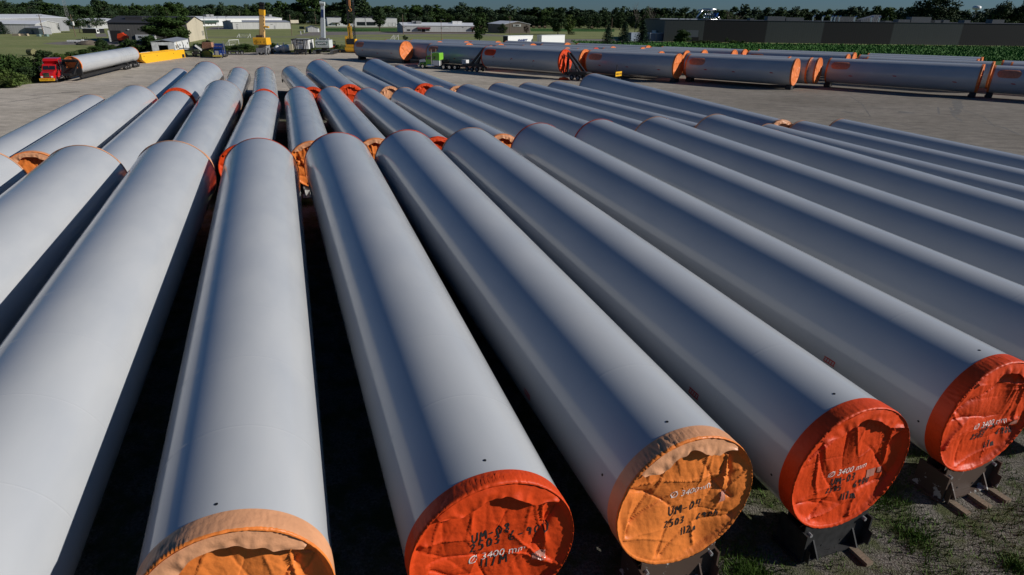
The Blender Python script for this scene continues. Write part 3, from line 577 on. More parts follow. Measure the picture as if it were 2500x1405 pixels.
# ------------------------------------------------------------------ buildings
class Bld:
    def __init__(s, name, label, cat, A, B, ytop, depth, group=None, h=None):
        s.a = A if isinstance(A, Vector) else G(*A); s.b = B if isinstance(B, Vector) else G(*B); d = s.b-s.a; s.w = d.length; s.rz = atan2(d.y, d.x); s.d = depth
        s.h = h or RY(A[0], ytop, s.a.y).z; s.t = thing(name, label, cat, s.a, s.rz, group)
        s.u = d.normalized(); s.n = Vector((s.u.y, -s.u.x, 0))
    def loc(s, px, py):
        r = ray(px, py); t = (s.a-C0).dot(s.n)/r.dot(s.n); q = C0+r*t-s.a; return q.dot(s.u), q.z
    def body(s, wm, rm, kind='flat', rise=1.5, over=.4, wname='wall', rname='roof', thick=.15):
        w, d, h = s.w, s.d, s.h; mb = MB()
        if kind == 'gable_y': pts = [(0, 0), (w, 0), (w, h), (w/2, h+rise), (0, h)]; mb.prism(pts, 0, d, wm)
        elif kind == 'gable_x': mb.prism([(0, 0), (d, 0), (d, h), (d/2, h+rise), (0, h)], 0, w, wm, 'x')
        elif kind == 'shed': mb.prism([(0, 0), (d, 0), (d, h+rise), (0, h)], 0, w, wm, 'x')
        else: mb.box((w/2, d/2, h/2), (w, d, h), wm)
        mb.obj(wname, s.t)
        r = MB(); o = over; e = .04
        if kind == 'gable_y':
            k = rise/(w/2)
            r.prism([(-o, h-o*k+e), (w/2, h+rise+e), (w+o, h-o*k+e), (w+o, h-o*k+e+thick), (w/2, h+rise+e+thick), (-o, h-o*k+e+thick)], -o, d+o, rm)
        elif kind == 'gable_x':
            k = rise/(d/2)
            r.prism([(-o, h-o*k+e), (d/2, h+rise+e), (d+o, h-o*k+e), (d+o, h-o*k+e+thick), (d/2, h+rise+e+thick), (-o, h-o*k+e+thick)], -o, w+o, rm, 'x')
        elif kind == 'shed':
            k = rise/d; r.prism([(-o, h-o*k+e), (d+o, h+rise+o*k+e), (d+o, h+rise+o*k+e+thick), (-o, h-o*k+e+thick)], -o, w+o, rm, 'x')
        else: r.box((w/2, d/2, h+.08), (w+.2, d+.2, .15), rm)
        r.obj(rname, s.t); return s
    def panel(s, name, q, m, proud=.05, label=None, thick=.08, frame=None):
        x0, z1 = s.loc(q[0], q[1]); x1, z0 = s.loc(q[2], q[3]); z0 = max(z0, .02); return s.pan(name, x0, x1, z0, z1, m, proud, label, thick, frame)
    def pan(s, name, x0, x1, z0, z1, m, proud=.05, label=None, thick=.08, frame=None):
        o = MB().box(((x0+x1)/2, -proud+thick/2, (z0+z1)/2), (x1-x0, thick, z1-z0), m).obj(name, s.t, label=label)
        if frame:
            f = MB(); fw = .09
            for (c, dd) in (((x0, z0, z1), 0), ((x1, z0, z1), 0)): f.box((c[0], -proud-.03, (z0+z1)/2), (fw, .1, z1-z0+fw), frame)
            for z in (z0, z1): f.box(((x0+x1)/2, -proud-.033, z), (x1-x0-fw, .1, fw), frame)
            f.obj('frame', o)
        return o
    def box(s, name, x, y, z, dx, dy, dz, m, label=None): return MB().box((x, y, z), (dx, dy, dz), m).obj(name, s.t, label=label)
W_ = siding; 
S_WHITE = siding('white_siding', (.60, .60, .59)); S_LGREY = siding('light_grey_siding', (.40, .40, .385)); S_GREY = siding('grey_siding', (.25, .255, .26)); S_DGREY = siding('dark_grey_siding', (.085, .082, .078))
S_CREAM = siding('cream_siding', (.50, .44, .33)); S_BROWN = siding('brown_siding', (.10, .082, .062)); S_BLUE = siding('blue_grey_siding', (.055, .075, .10)); S_FBR = siding('factory_brown_panel', (.007, .0055, .0055), .6, bd=.01, var=.05); S_FGR = siding('factory_grey_panel', (.060, .066, .061), .6, bd=.012, var=.08)
R_WHITE = mat('white_metal_roof', (.72, .73, .74), .45, var=.05, vscale=.6); R_GREY = mat('grey_metal_roof', (.30, .31, .33), .4, var=.1); R_DARK = mat('dark_roof', (.025, .025, .028), .7, var=.2); R_BROWN = mat('brown_shingle_roof', (.09, .06, .045), .9, var=.2, vscale=6); R_BLUE = mat('blue_roof', (.06, .10, .14), .5)
M_GREENAWN = mat('green_awning', (.015, .045, .035), .6); M_MAROON = mat('maroon_awning', (.12, .012, .02), .6); M_SIGNW = mat('pale_sign_board', (.45, .47, .44), .5); M_BRICK = mat('brown_brick_base', (.10, .075, .06), .9, var=.3, vscale=8)
# B1 long grey warehouse with white roof
b = Bld('warehouse', 'long grey warehouse with a bright white roof at the upper left edge', 'warehouse', (-40, 82), (170, 76), 46, 34); b.body(S_GREY, R_WHITE, 'gable_x', 1.6)
b.pan('lean_to_roof', 3, b.w*.62, b.h*.52, b.h*.56, R_GREY, 1.2, thick=1.2); b.panel('door', (4, 62, 20, 72), S_LGREY); b.panel('door', (54, 70, 61, 81), M_WHITED); b.panel('post', (21, 60, 25, 82), M_GREY)
# B2 pale gabled building with a white shed in front
b = Bld('gabled_building', 'pale grey gabled building with a tree shadow on its front, beside the long warehouse', 'building', (92, 84), (149, 80), 60, 22); b.body(S_LGREY, R_WHITE, 'gable_y', 1.3); b.panel('vent', (97, 60, 100, 62), M_DARK)
b = Bld('shed', 'small grey shed with a white sunlit end near the left utility pole', 'shed', (66, 84), (98, 85), 69, 6); b.body(S_GREY, R_GREY, 'gable_x', .8); b.panel('door', (76, 73, 84, 84), S_BLUE); b.pan('end_panel', b.w-.2, b.w+3.2, 0, b.h-.2, M_WHITE)
# B3 white roofed buildings behind the small trees
b = Bld('warehouse', 'white roofed building behind the two spreading trees', 'warehouse', (200, 72), (312, 68), 53, 30); b.body(S_LGREY, R_WHITE, 'gable_x', 1.2)
b = Bld('warehouse', 'grey shingled low building showing behind the dark garage', 'building', (322, 66), (385, 66), 52, 18); b.body(S_GREY, R_GREY, 'gable_x', 1.4)
# B4 dark garage and its cream neighbour
b = Bld('garage', 'dark grey metal garage with an open black doorway and a cream gable end', 'garage', (272, 103), (400, 103.2), 56, 24)
cn = G(501, 95.5)-b.s.a if False else G(501, 95.5)-b.a; b.w = cn.dot(b.u); b.d = -cn.dot(b.n); b.body(S_DGREY, R_DARK, 'gable_x', 2.2, .5); b.panel('doorway', (269, 75, 300, 101.5), M_DARK)
b.panel('wall_lamp', (311, 72, 316, 74), M_WHITED, .3); b.panel('corner_trim', (266, 75, 268.5, 103), M_WHITED, .06); b.box('roof_hood', b.w*.28, b.d*.4, b.h+1.4, b.w*.22, b.d*.4, 1.6, R_DARK)
MB().prism([(0.02, 0), (b.d-.02, 0), (b.d-.02, b.h-.02), (b.d/2, b.h+2.17), (.02, b.h-.02)], b.w+.01, b.w+.12, S_CREAM, 'x').obj('gable_wall', b.t, label='cream sunlit gable wall')
for k in range(3): f = MB().box((b.w+.14, b.d-2-1.6*k, 2.5), (.06, .7, 1.9), M_GLASS).obj('window', b.t); MB().box((b.w+.13, b.d-2-1.6*k, 2.5), (.05, .9, 2.1), M_WHITED).obj('frame', f)
# parked covered trailer beside the garage
b = Bld('cargo_trailer', 'black open trailer with a white tail parked left of the dark garage', 'trailer', (235, 82), (256, 81), 71, 7); b.body(M_BLACK, R_WHITE, 'flat'); b.panel('tail', (234, 72, 243, 82), M_WHITE); b.panel('opening', (235.5, 73, 241.5, 79), M_DARK, .09)
# B5 long white hall with the green awning
b = Bld('hall', 'long white industrial hall with a dark green awning on its office front', 'hall', (479, 65), (690, 61), 46, 30); b.body(S_WHITE, R_WHITE, 'gable_x', 1.3)
b.pan('awning', b.loc(474, 55)[0], b.loc(529, 55)[0], b.loc(500, 55)[1]-.2, b.loc(500, 50)[1], M_GREENAWN, 2.4, thick=2.4)
for x in (496, 507, 514, 525): b.panel('window', (x, 58, x+3, 61), M_GLASS, frame=M_WHITE)
for x in (538, 548, 690): b.box('roof_unit', b.loc(x, 60)[0]*.98, 12, b.h+2, 3.5, 3, 1.6, M_GREY)
# B6 beige hall
b = Bld('hall', 'beige-grey hall with two pale fascia boards behind the yellow crane boom', 'hall', (570, 72), (711, 71), 55, 18); b.body(S_LGREY, R_GREY, 'gable_x', 1.0)
for q in ((577, 63, 581, 72), (668.5, 63, 673, 71.5)): b.panel('door', q, M_GREY)
b.pan('fascia_board', -1.2, b.loc(589, 50)[0], b.h+.1, b.h+1.4, M_WHITE, .4); b.pan('fascia_board', b.w-.3, b.w+6, b.h-.6, b.h+1.5, S_CREAM, .4); b.panel('vent', (577, 59, 582, 60), M_GREY, .3); b.panel('vent', (661, 59, 666, 60), M_GREY, .3)
# B7 small shed
b = Bld('shed', 'small grey shed with a pale door beside the paved lot', 'shed', (752, 79), (778, 79), 69, 9); b.body(S_LGREY, R_GREY, 'gable_y', 1.0); b.panel('door', (775, 70, 780, 79), M_WHITE)
# B8 dark blue house
b = Bld('house', 'dark blue-grey house in the shade left of the white boom top', 'house', (743, 55), (800, 54), 36, 14); b.body(S_BLUE, R_DARK, 'gable_x', 2.4); b.panel('door', (770, 39, 775, 54), M_DARK)
# B9 white warehouse with dock doors
b = Bld('warehouse', 'white warehouse with dark window bands and two dock doors behind the narrow tree', 'warehouse', (800, 65), (970, 66), 44, 34); b.body(S_WHITE, R_GREY, 'flat')
for q in ((871, 54, 892, 63), (894.5, 54, 917, 63)): b.panel('window_band', q, M_GLASS, frame=M_GREY)
for q in ((947.5, 56.5, 955, 64.5), (958, 56.5, 966, 64.5)): b.panel('dock_door', q, M_WHITED, frame=M_BLACK)
for q in ((804, 58, 808, 62), (827, 58, 830, 62)): b.panel('window', q, M_GLASS, frame=M_WHITE)
b.panel('door', (819, 57.5, 823, 64), M_DARK); b.pan('canopy', b.loc(811, 55)[0], b.loc(830, 55)[0], b.loc(820, 56)[1], b.loc(820, 55)[1], M_GREY, 2, thick=2); b.panel('downpipe', (891.8, 41, 893, 64), M_GREY, .2)
for x in (826, 873, 894, 909): b.box('roof_unit', b.loc(x, 60)[0], 10, b.h+.8, 3.6, 3, 1.5, M_BLACK)
b = Bld('house', 'brown shingled house roof rising behind the white warehouse', 'house', (897, 50), (953, 50), 38, 12); b.body(S_BROWN, R_BROWN, 'gable_x', 2.6)
# B10 strip building with maroon awnings
b = Bld('strip_building', 'low grey strip building with maroon awnings and a white sign', 'building', (984, 81), (1166, 81.5), 63, 24); b.body(S_LGREY, R_WHITE, 'gable_x', 1.5)
b.panel('brick_base', (984, 78.2, 1166, 81.2), M_BRICK, .1)
for q in ((994, 72, 1002, 76), (1020, 72, 1028, 76), (1041, 72, 1049, 76)): b.panel('window', q, M_GLASS, frame=M_GREY)
b.panel('door', (1030, 71, 1038, 80.5), M_DARK); b.panel('door', (1152, 71.5, 1156, 80), M_DARK)
for (x0, x1) in ((1018, 1050), (1150, 1163)): b.pan('awning', b.loc(x0, 70)[0], b.loc(x1, 70)[0], b.loc(x0, 71)[1], b.loc(x0, 67)[1], M_MAROON, 1.6, thick=1.6)
sg = b.panel('sign', (1077, 67, 1095, 71), M_SIGNW, .15); b.panel('logo', (1077.5, 67.7, 1079.5, 70), S_BLUE, .2)
for x in (988, 1032, 1083, 1131): b.panel('wall_lamp', (x, 65, x+4, 66), M_GREY, .5)
for (x, y) in ((1018, 8), (1027, 7), (1118, 9), (1129, 9)): b.box('roof_unit', b.loc(x, 70)[0], y, b.h+1.8, 3.4, 2.4, 1.7, M_GREY if x < 1100 else M_WHITED)
for k in range(2):
    b = Bld('house', ('left' if k == 0 else 'right')+' one of two brown roofed houses behind the strip building', 'house', (1084+23*k, 58), (1104+25*k, 58), 45, 11); b.body(S_BROWN if k else S_BLUE, R_BROWN, 'gable_x', 2.6); b.panel('window', (1088+23*k, 47, 1091+23*k, 50), M_WHITED)
# B12 brown building with the DBW sign
b = Bld('gabled_building', 'brown metal building with a DBW sign and white roof', 'building', (1231, 82), (1294, 82), 60, 30); b.body(S_BROWN, R_WHITE, 'gable_y', 1.7)
b.panel('sign', (1253, 60, 1271.5, 65.5), M_SIGNW, .3)
x0, z0 = b.loc(1255.5, 64.6); x1, _ = b.loc(1268, 64.6); me = text_mesh('DBW', 1.0, M_BLACK, .02, bold=.04); xs = [v.co.x for v in me.vertices]; k_ = (x1-x0)/max(xs)
for v in me.vertices: v.co = Vector((x0+v.co.x*k_, -.34-v.co.z, z0+v.co.y*k_*.9))
mk('lettering', me, b.t)
# B13 white semi trailers
def letters_on(b, txt, A, B, m, shear=0, sz=1.0, proud=.12):
    x0, z0 = b.loc(*A); x1, z1 = b.loc(*B); me = text_mesh(txt, 1.0, m, .01, shear, bold=.045); xs = [v.co.x for v in me.vertices]; ys = [v.co.y for v in me.vertices]; kx = (x1-x0)/max(xs); ky = (z1-z0)/max(ys)
    for v in me.vertices: v.co = Vector((x0+v.co.x*kx, -proud-v.co.z, z0+v.co.y*ky))
    return mk('lettering', me, b.t)
M_LBLUE = mat('dark_blue_print', (.015, .04, .14), .5)
def away(px, py, px2, ang):
    a = G(px, py); d = Vector((cos(ang), sin(ang), 0)); k = 1.0
    for k in [i*.1 for i in range(30, 260)]:
        q = a+d*k; v = q-C0; X = 1250+FPX*v.dot(cR)/v.dot(cF)
        if X >= px2: break
    return a, a+d*k
A_, B_ = away(1240, 117, 1300, radians(48))
b = Bld('semi_trailer', 'white semi trailer with blue SWIFT lettering behind the far stack', 'trailer', A_, B_, 90, 2.6, h=4.1); b.body(M_WHITE, R_WHITE, 'flat', wname='body'); letters_on(b, 'SWIFT', (1263, 104), (1288, 95.5), M_LBLUE, .3)
b.box('door_end', -.04, 1.3, 2.5, .05, 2.5, 3.1, M_BLACK)
for x in (2, 3.3, b.w-3): MB().tube((x, -.05, .5), (x, .3, .5), .5, n=16).obj('wheel', b.t, M_RUB)
A_, B_ = away(1322, 115, 1378, radians(44)); b = Bld('semi_trailer', 'plain white semi trailer right of the lettered one', 'trailer', A_, B_, 87, 2.6, h=4.15); b.body(M_WHITE, R_WHITE, 'flat', wname='body'); b.box('door_end', -.04, 1.3, 2.6, .05, 2.5, 3.2, M_WHITED)
for x in (2, 3.3, b.w-3): MB().tube((x, -.05, .5), (x, .3, .5), .5, n=16).obj('wheel', b.t, M_RUB)
# B14 the dark factory
fa = G(1619, 101); fb = G(2620, 114)
b = Bld('factory', 'long windowless factory with alternating black-brown and grey wall panels', 'factory', (1619, 101.5), (2640, 115), 48.5, 60); 
w, h = b.w, b.h; xs = [0]+[b.loc(x, 90)[0] for x in (1716, 1868, 2006, 2175, 2344, 2520)]+[w]
MB().box((w/2, 30.2, h/2-.1), (w-.4, 60, h-.2), S_FGR).obj('wall', b.t)
for i, (p, q) in enumerate(zip(xs, xs[1:])): b.pan('wall_panel', p+.01, q-.01, 0, h, S_FBR if i % 2 else S_FGR, .3, 'black-brown wall panel' if i % 2 else 'grey wall panel', .3)
MB().box((w/2, 30, h+.06), (w+.3, 60.8, .12), R_DARK).obj('roof', b.t); b.panel('loading_door', (1676, 74, 1702, 101), mat('pale_grey_door', (.13, .14, .15), .5), .36); b.panel('equipment_hatch', (1689, 91, 1704, 100), M_DARK, .9, thick=.6)
def RU(px, dy, wd, dp, ht, m, nm='roof_unit', z=0): x = b.loc(px, 50)[0]; return b.box(nm, x, dy, h+ht/2+.12+z, wd, dp, ht, m)
M_HVAC = mat('hvac_grey', (.16, .165, .16), .6, var=.1)
for px, wd, ht in ((1916, 9, 2.0), (1963, 9, 1.6), (2092, 10, 2.3), (2282, 10, 2.6), (2325, 3, 1.2), (2347, 3, 1.3), (2400, 3, 1.4), (2478, 6, 1.8), (2240, 6, 1.3), (1855, 2, 1), (2200, 3, .6)): RU(px, 14, wd, 5, ht, M_HVAC)
for px in (2003, 2027, 2049, 2057, 2068, 2107, 2149, 2168): x = b.loc(px, 50)[0]; MB().tube((x, 9, h), (x, 9, h+2.2), .45, n=10).tube((x-.1, 9, h+2.2), (x+.9, 9, h+2.5), .4, n=8).obj('vent_pipe', b.t, M_CHROME)
x = b.loc(2152, 50)[0]; MB().prism([(x-5, h+.1), (x+4.5, h+.1), (x+4.5, h+3.4), (x+3, h+3.4), (x-5, h+1.2)], 10, 15, S_GREY).obj('roof_hood', b.t)
# silver duct cluster
mb = MB(); x = b.loc(1712, 50)[0]; y = 12
mb.tube((x, y, h+.1), (x+3.2, y, h+5), .45, n=10).tube((x+3.2, y, h+5), (x+10, y, h+5), .45, n=10).tube((x+1, y+1, h+4.6), (x+9.6, y+1, h+4.6), .35, n=8)
for i in range(6):
    X = x+4+i*1.15; mb.tube((X, y-1, h+.1), (X-.2, y-1, h+2), .22, n=8).tube((X-.2, y-1, h+2), (X+.5, y-1, h+3.1), .22, n=8).tube((X+.5, y-1, h+3.1), (X+.9, y-.2, h+3.2), .22, n=8)
mb.tube((x+9.8, y, h+3), (x+13, y, h+.2), .3, n=8); mb.box((x+5, y+1, h+.3), (12, 3, .4)); mb.obj('duct_cluster', b.t, M_CHROME, True)
MB().tube((x+10, y-1, h+1.6), (x+10, y-1, h+3.4), .35, 1.25, n=14).obj('blue_hopper', b.t, mat('blue_paint', (.01, .09, .38), .4))
for px, l in ((1628, 9), (1662, 3), (1674, 3), (1687, 4)): RU(px+8, 3, l, 1.5, .5, M_WHITE, 'roof_curb')
# pale containers left of the factory
b = Bld('container', 'pale blue storage container left of the factory behind the conifers', 'container', (1540, 101), (1566, 100.5), 81, 4); b.body(siding('pale_blue_siding', (.13, .17, .22)), R_GREY, 'flat', wname='body')
b = Bld('container', 'long pale blue storage container against the factory corner', 'container', (1586, 101), (1618, 101), 82, 4); b.body(siding('pale_blue_siding', (.13, .17, .22)), R_WHITE, 'flat', wname='body'); b.panel('door', (1601, 83, 1602, 100), M_GREY)
b = Bld('container', 'small pale container stacked above and behind the long blue one', 'container', (1599, 98), (1621, 98), 76, 4); b.body(M_WHITED, R_WHITE, 'flat', wname='body')
# far houses and the water tower
b = Bld('house', 'small gabled house far off above the cream building', 'house', (457, 50), (474, 50), 40, 9); b.body(S_BLUE, R_GREY, 'gable_y', 2.2); b.panel('window', (462, 41, 464, 44), M_WHITED); b.panel('window', (468, 41, 470, 44), M_WHITED)
b = Bld('house', 'blue roofed house hidden among trees left of the hay bales', 'house', (1302, 64), (1324, 64), 52, 10); b.body(S_BLUE, R_BLUE, 'gable_x', 2.5)
b = Bld('house', 'white roofed building glimpsed between the columnar trees', 'building', (1488, 62), (1504, 62), 50, 10); b.body(S_BLUE, R_WHITE, 'gable_x', 1.2)
b = Bld('house', 'little pink-walled house high in the left treeline', 'house', (294, 49), (302, 49), 36, 6); b.body(S_CREAM, R_BROWN, 'gable_y', 1.4)
p = RY(2379, 40, 900); z0 = RY(2379, 23, 900).z; z1 = RY(2379, 14, 900).z
t = thing('water_tower', 'white water tower tank beyond the right treeline', 'water tower', (p.x, 900, 0)); mb = MB()
R0 = 5.0; prof = [(0, z0-1), (R0*.8, z0-.4), (R0, z0+.8), (R0, z1-1.6), (R0*.7, z1-.4), (0, z1)]; n = 24; vv = []; fs = []
for r, z in prof: vv += [(cos(2*pi*i/n)*r, sin(2*pi*i/n)*r, z) for i in range(n)]
for j in range(len(prof)-1): fs += [(j*n+i, j*n+(i+1) % n, (j+1)*n+(i+1) % n, (j+1)*n+i) for i in range(n)]
mb.add(vv, fs); mb.obj('tank', t, M_WHITE, True); MB().tube((0, 0, 0), (0, 0, z0), 1.4, n=12).obj('column', t, M_WHITED)
# ------------------------------------------------------------------ poles, lamps, goals, small things
def pole(px0, yb, px1, yt, label, arm=True, r=.16, m=M_POLE, cat='utility pole', name='utility_pole', lamp=False, xf=False):
    g = G(px0, yb); h = RY(px0, yt, g.y).z; t = thing(name, label, cat, g, 0, 'poles standing around the fields')
    MB().tube((0, 0, -.02), (0, 0, h), r*1.15, r*.8, n=8).obj('pole', t, m)
    if arm: MB().bar((-1.2, 0, h-.6), (1.2, 0, h-.6), .14).obj('crossarm', t, m); mb = MB(); [mb.tube((x, 0, h-.55), (x, 0, h-.3), .07, n=6) for x in (-1.1, 0, 1.1)]; mb.obj('insulator', t, M_GREY)
    if lamp: MB().box((.6, 0, h), (1.3, .5, .25)).obj('lamp_head', t, M_GREY)
    if xf: MB().tube((.45, -.2, h-4.6), (.45, -.2, h-2.9), .42, n=10).tube((-.4, -.2, h-4.4), (-.4, -.2, h-3.1), .3, n=10).obj('transformer', t, M_WHITED)
    return t
pole(108.5, 89, 98, 36, 'bare grey utility pole in front of the small shed'); pole(185, 90, 174, 36, 'brown utility pole with a white transformer left of the dark garage', xf=True)
pole(506.5, 99, 499, 38, 'tall slim floodlight pole right of the cream building', False, .13, M_GREY, 'light pole', 'light_pole', True)
pole(534, 72, 530.5, 42, 'floodlight pole before the green awning', False, .12, M_GREY, 'light pole', 'light_pole', True); pole(555.5, 71, 552.5, 41, 'floodlight pole between the green awning and the beige hall', False, .12, M_GREY, 'light pole', 'light_pole', True)
pole(588, 60, 587, 29, 'utility pole standing behind the beige hall'); pole(713, 88, 706, 36, 'bare pole in front of the right end of the beige hall', False); pole(771.5, 62, 768, 28, 'pole before the dark blue house', False)
pole(985, 85, 981.5, 36, 'pale pole at the left corner of the strip building', False); pole(975.5, 57, 975, 35, 'thin grey mast right of the white warehouse', False, .1, M_GREY); pole(1078, 97, 1073, 48, 'brown pole in front of the strip building sign', False, .13, lamp=True)
pole(1244.5, 89, 1244, 40, 'grey pole in front of the building with the DBW sign'); pole(1492.5, 80, 1494, 45, 'pole between the columnar trees and the conifers', False); pole(81.5, 42, 78, 24, 'far pole above the warehouse roof', True); 
# radio mast: lattice
g = G(170, 60); t = thing('radio_mast', 'thin grey lattice radio mast rising out of the left frame top', 'mast', (g.x, g.y, 0)); mb = MB(); H_ = 42
for i in range(3): a = 2*pi*i/3; mb.bar((cos(a)*1.2, sin(a)*1.2, 0), (cos(a)*.9, sin(a)*.9, H_), .12)
for k in range(24):
    for i in range(3): a = 2*pi*i/3; c = 2*pi*(i+1)/3; r = 1.2-.3*k/24; mb.bar((cos(a)*r, sin(a)*r, k*H_/24), (cos(c)*r, sin(c)*r, (k+1)*H_/24), .07)
mb.obj('mast', t, M_GREY)
def goal(px, py, hy, wpx, ang, label):
    g = G(px, py); h = RY(px, hy, g.y).z; t = thing('soccer_goal', label, 'soccer goal', g, ang, 'white soccer goals on the field'); w = wpx
    mb = MB(); mb.bar((0, 0, 0), (0, 0, h), .12).bar((w, 0, 0), (w, 0, h), .12).bar((0, 0, h), (w, 0, h), .12).bar((0, 0, h), (0, 2, 0), .08).bar((w, 0, h), (w, 2, 0), .08).bar((0, 2, .05), (w, 2, .05), .08); mb.obj('frame', t, M_WHITE)
    mb = MB(); [mb.bar((w*i/12, 0, h), (w*i/12, 2, 0), .018) for i in range(13)]; [mb.bar((0, 2*i/6, h*(1-i/6)), (w, 2*i/6, h*(1-i/6)), .018) for i in range(1, 6)]; mb.obj('net', t, M_WHITED)
goal(560, 112, 98.5, 5.5, radians(75), 'soccer goal nearest the fence, behind the blue truck'); goal(612, 93, 83.5, 6.5, radians(160), 'small soccer goal in mid field left of the yellow crane'); goal(973, 98, 86, 6, radians(120), 'soccer goal just above the left end of the far stack')
def bale(px, py, r, ln, rz, label, col):
    g = G(px, py); mb = MB(); n = 22; d = Vector((cos(rz), sin(rz), 0))
    o = mb.tube((-ln/2*d.x, -ln/2*d.y, r), (ln/2*d.x, ln/2*d.y, r), r, n=n).obj('hay_bale', None, col, loc=g); tag(o, label, 'hay bale', 'round hay bales')
M_HAY = mat('hay', (.17, .16, .075), .95, var=.3, vscale=5, bump=.6, bscale=14); M_HAYD = mat('brown_hay', (.12, .085, .05), .95, var=.3, vscale=5)
bale(79, 136, .85, 2.0, radians(160), 'greenish round hay bale on the lawn above the left bushes', M_HAY)
for px, l in ((1302.5, 'left'), (1316.5, 'middle'), (1330, 'right')): bale(px, 69.5, 1.0, 2.2, radians(10), l+' one of three far hay bales beyond the brown building', M_HAYD)
bale(1444.5, 71, 1.0, 2.2, radians(10), 'single far hay bale below the columnar trees', M_HAYD)
for px, l in ((203, 'left'), (208, 'middle'), (213, 'right')):
    g = G(px, 98.5); o = MB().tube((0, 0, 0), (0, 0, 1.25), .09, n=8).obj('bollard', None, M_YEL, loc=g); tag(o, l+' one of three yellow bollards on the paved strip left of the garage', 'bollard', 'yellow bollards')
# gravel pile
g = G(219, 110); bm = bmesh.new(); bmesh.ops.create_icosphere(bm, subdivisions=4, radius=1)
for v in bm.verts: v.co = Vector((v.co.x*4.6, v.co.y*3.2, max(-.05, v.co.z*1.6*(1-.35*abs(v.co.x))+.25*noise.noise(v.co*3))))
me = bpy.data.meshes.new('gravel_pile'); bm.to_mesh(me); bm.free(); me.materials.append(mat('brown_gravel', (.15, .12, .09), .95, var=.35, vscale=9, bump=.6)); tag(mk('gravel_pile', me, None, loc=g), 'brown heap of gravel behind the low white trailer', 'gravel pile')
g = G(168, 106.5); t = thing('flat_trailer', 'low white trailer body lying on the grass left of the gravel heap', 'trailer', g, radians(12)); MB().box((3.2, 0, .9), (6.6, 2, .5)).obj('deck', t, M_WHITED); MB().box((1, 0, .5), (2.2, 1.8, .9)).obj('box', t, M_GREY); MB().box((5.2, -.9, .8), (.9, .3, 1.3)).obj('gate', t, M_WHITE)
# rusty vehicle and junk by the warehouse
g = G(36, 82); t = thing('old_car', 'rusty brown old car under the lean-to of the long warehouse', 'car', g, radians(8)); M_RB = mat('rusty_body', (.13, .05, .03), .7, var=.3)
MB().prism([(0, .5), (6, .5), (6.2, 1.3), (4.6, 1.5), (3.8, 2.2), (1.6, 2.3), (.6, 1.6), (-.1, 1.4)], -1, 1.1, M_RB).obj('body', t); [MB().tube((x, -1.15, .5), (x, -.8, .5), .5, n=14).obj('wheel', t, M_RUB) for x in (1.2, 4.8)]; MB().prism([(1.7, 1.55), (3.8, 1.55), (3.6, 2.1), (1.8, 2.15)], -1.03, -.99, M_GLASS).obj('window', t)
for px, l in ((41, 'left'), (61, 'right')): g = G(px, 88); tag(MB().box((0, 0, .45), (3.2, 1.6, .9), taper=(.9, .8)).obj('concrete_block', None, mat('tan_concrete', (.35, .29, .2), .9), loc=g), l+' tan concrete block on the lawn before the long warehouse', 'concrete block')
for px, l in ((96, 'left'), (114, 'right')): g = G(px, 89.5); tag(MB().box((0, 0, .5), (1.5, 1.5, 1.0), taper=(.85, .85)).obj('utility_box', None, mat('pale_green_box', (.16, .22, .19), .6), loc=g), l+' pale green utility box beside the foot of the bare grey pole', 'utility box')
# orange message trailer and camper by the garage
g = G(309, 106); t = thing('implement_trailer', 'bright orange implement on a black trailer in front of the garage', 'trailer', g, radians(6)); MB().box((0, 0, .95), (6.5, 2, .2)).obj('deck', t, M_BLACK); MB().prism([(-2.6, 1.1), (.6, 1.1), (1.1, 2.4), (-.6, 3.7), (-2.2, 3.3), (-2.6, 2.2)], -.8, .8, mat('bright_orange', (.75, .06, .01), .5)).obj('implement', t)
for x in (-1.8, 1.5): MB().tube((x, -1.2, .5), (x, -.85, .5), .5, n=14).obj('wheel', t, M_RUB)
g = G(340, 103); t = thing('camper', 'small white camper half hidden by the shrubs near the garage', 'camper', g, radians(4)); MB().box((3, 0, 1.6), (7, 2.2, 2.2)).obj('body', t, M_WHITE); MB().box((1.2, -1.12, 1.9), (1.2, .05, .6)).obj('window', t, M_GLASS)
# dumpster, yellow pallet rack and small sign posts by the small shed
g = G(737, 71); tag(MB().box((0, 0, .8), (3, 1.8, 1.6), taper=(1, .8)).obj('dumpster', None, M_GREENAWN, loc=g), 'dark green dumpster left of the small grey shed', 'dumpster')
g = G(744, 71.5); t = thing('rack', 'yellow pipe rack next to the dumpster', 'rack', g); mb = MB(); [mb.bar((x, 0, 0), (x, 0, 2.2), .1) for x in (0, 1.3, 2.6)]; [mb.bar((0, 0, z), (2.6, 0, z), .1) for z in (.5, 1.3, 2.1)]; mb.obj('frame', t, M_YEL)
for px, py, l in ((734.5, 85, 'left white marker post on the lawn corner of the paved lot'), (743, 81, 'right white marker post on the lawn corner of the paved lot')): g = G(px, py); tag(MB().box((0, 0, .9), (.45, .3, 1.8)).obj('marker_post', None, M_WHITE, loc=g), l, 'marker post')
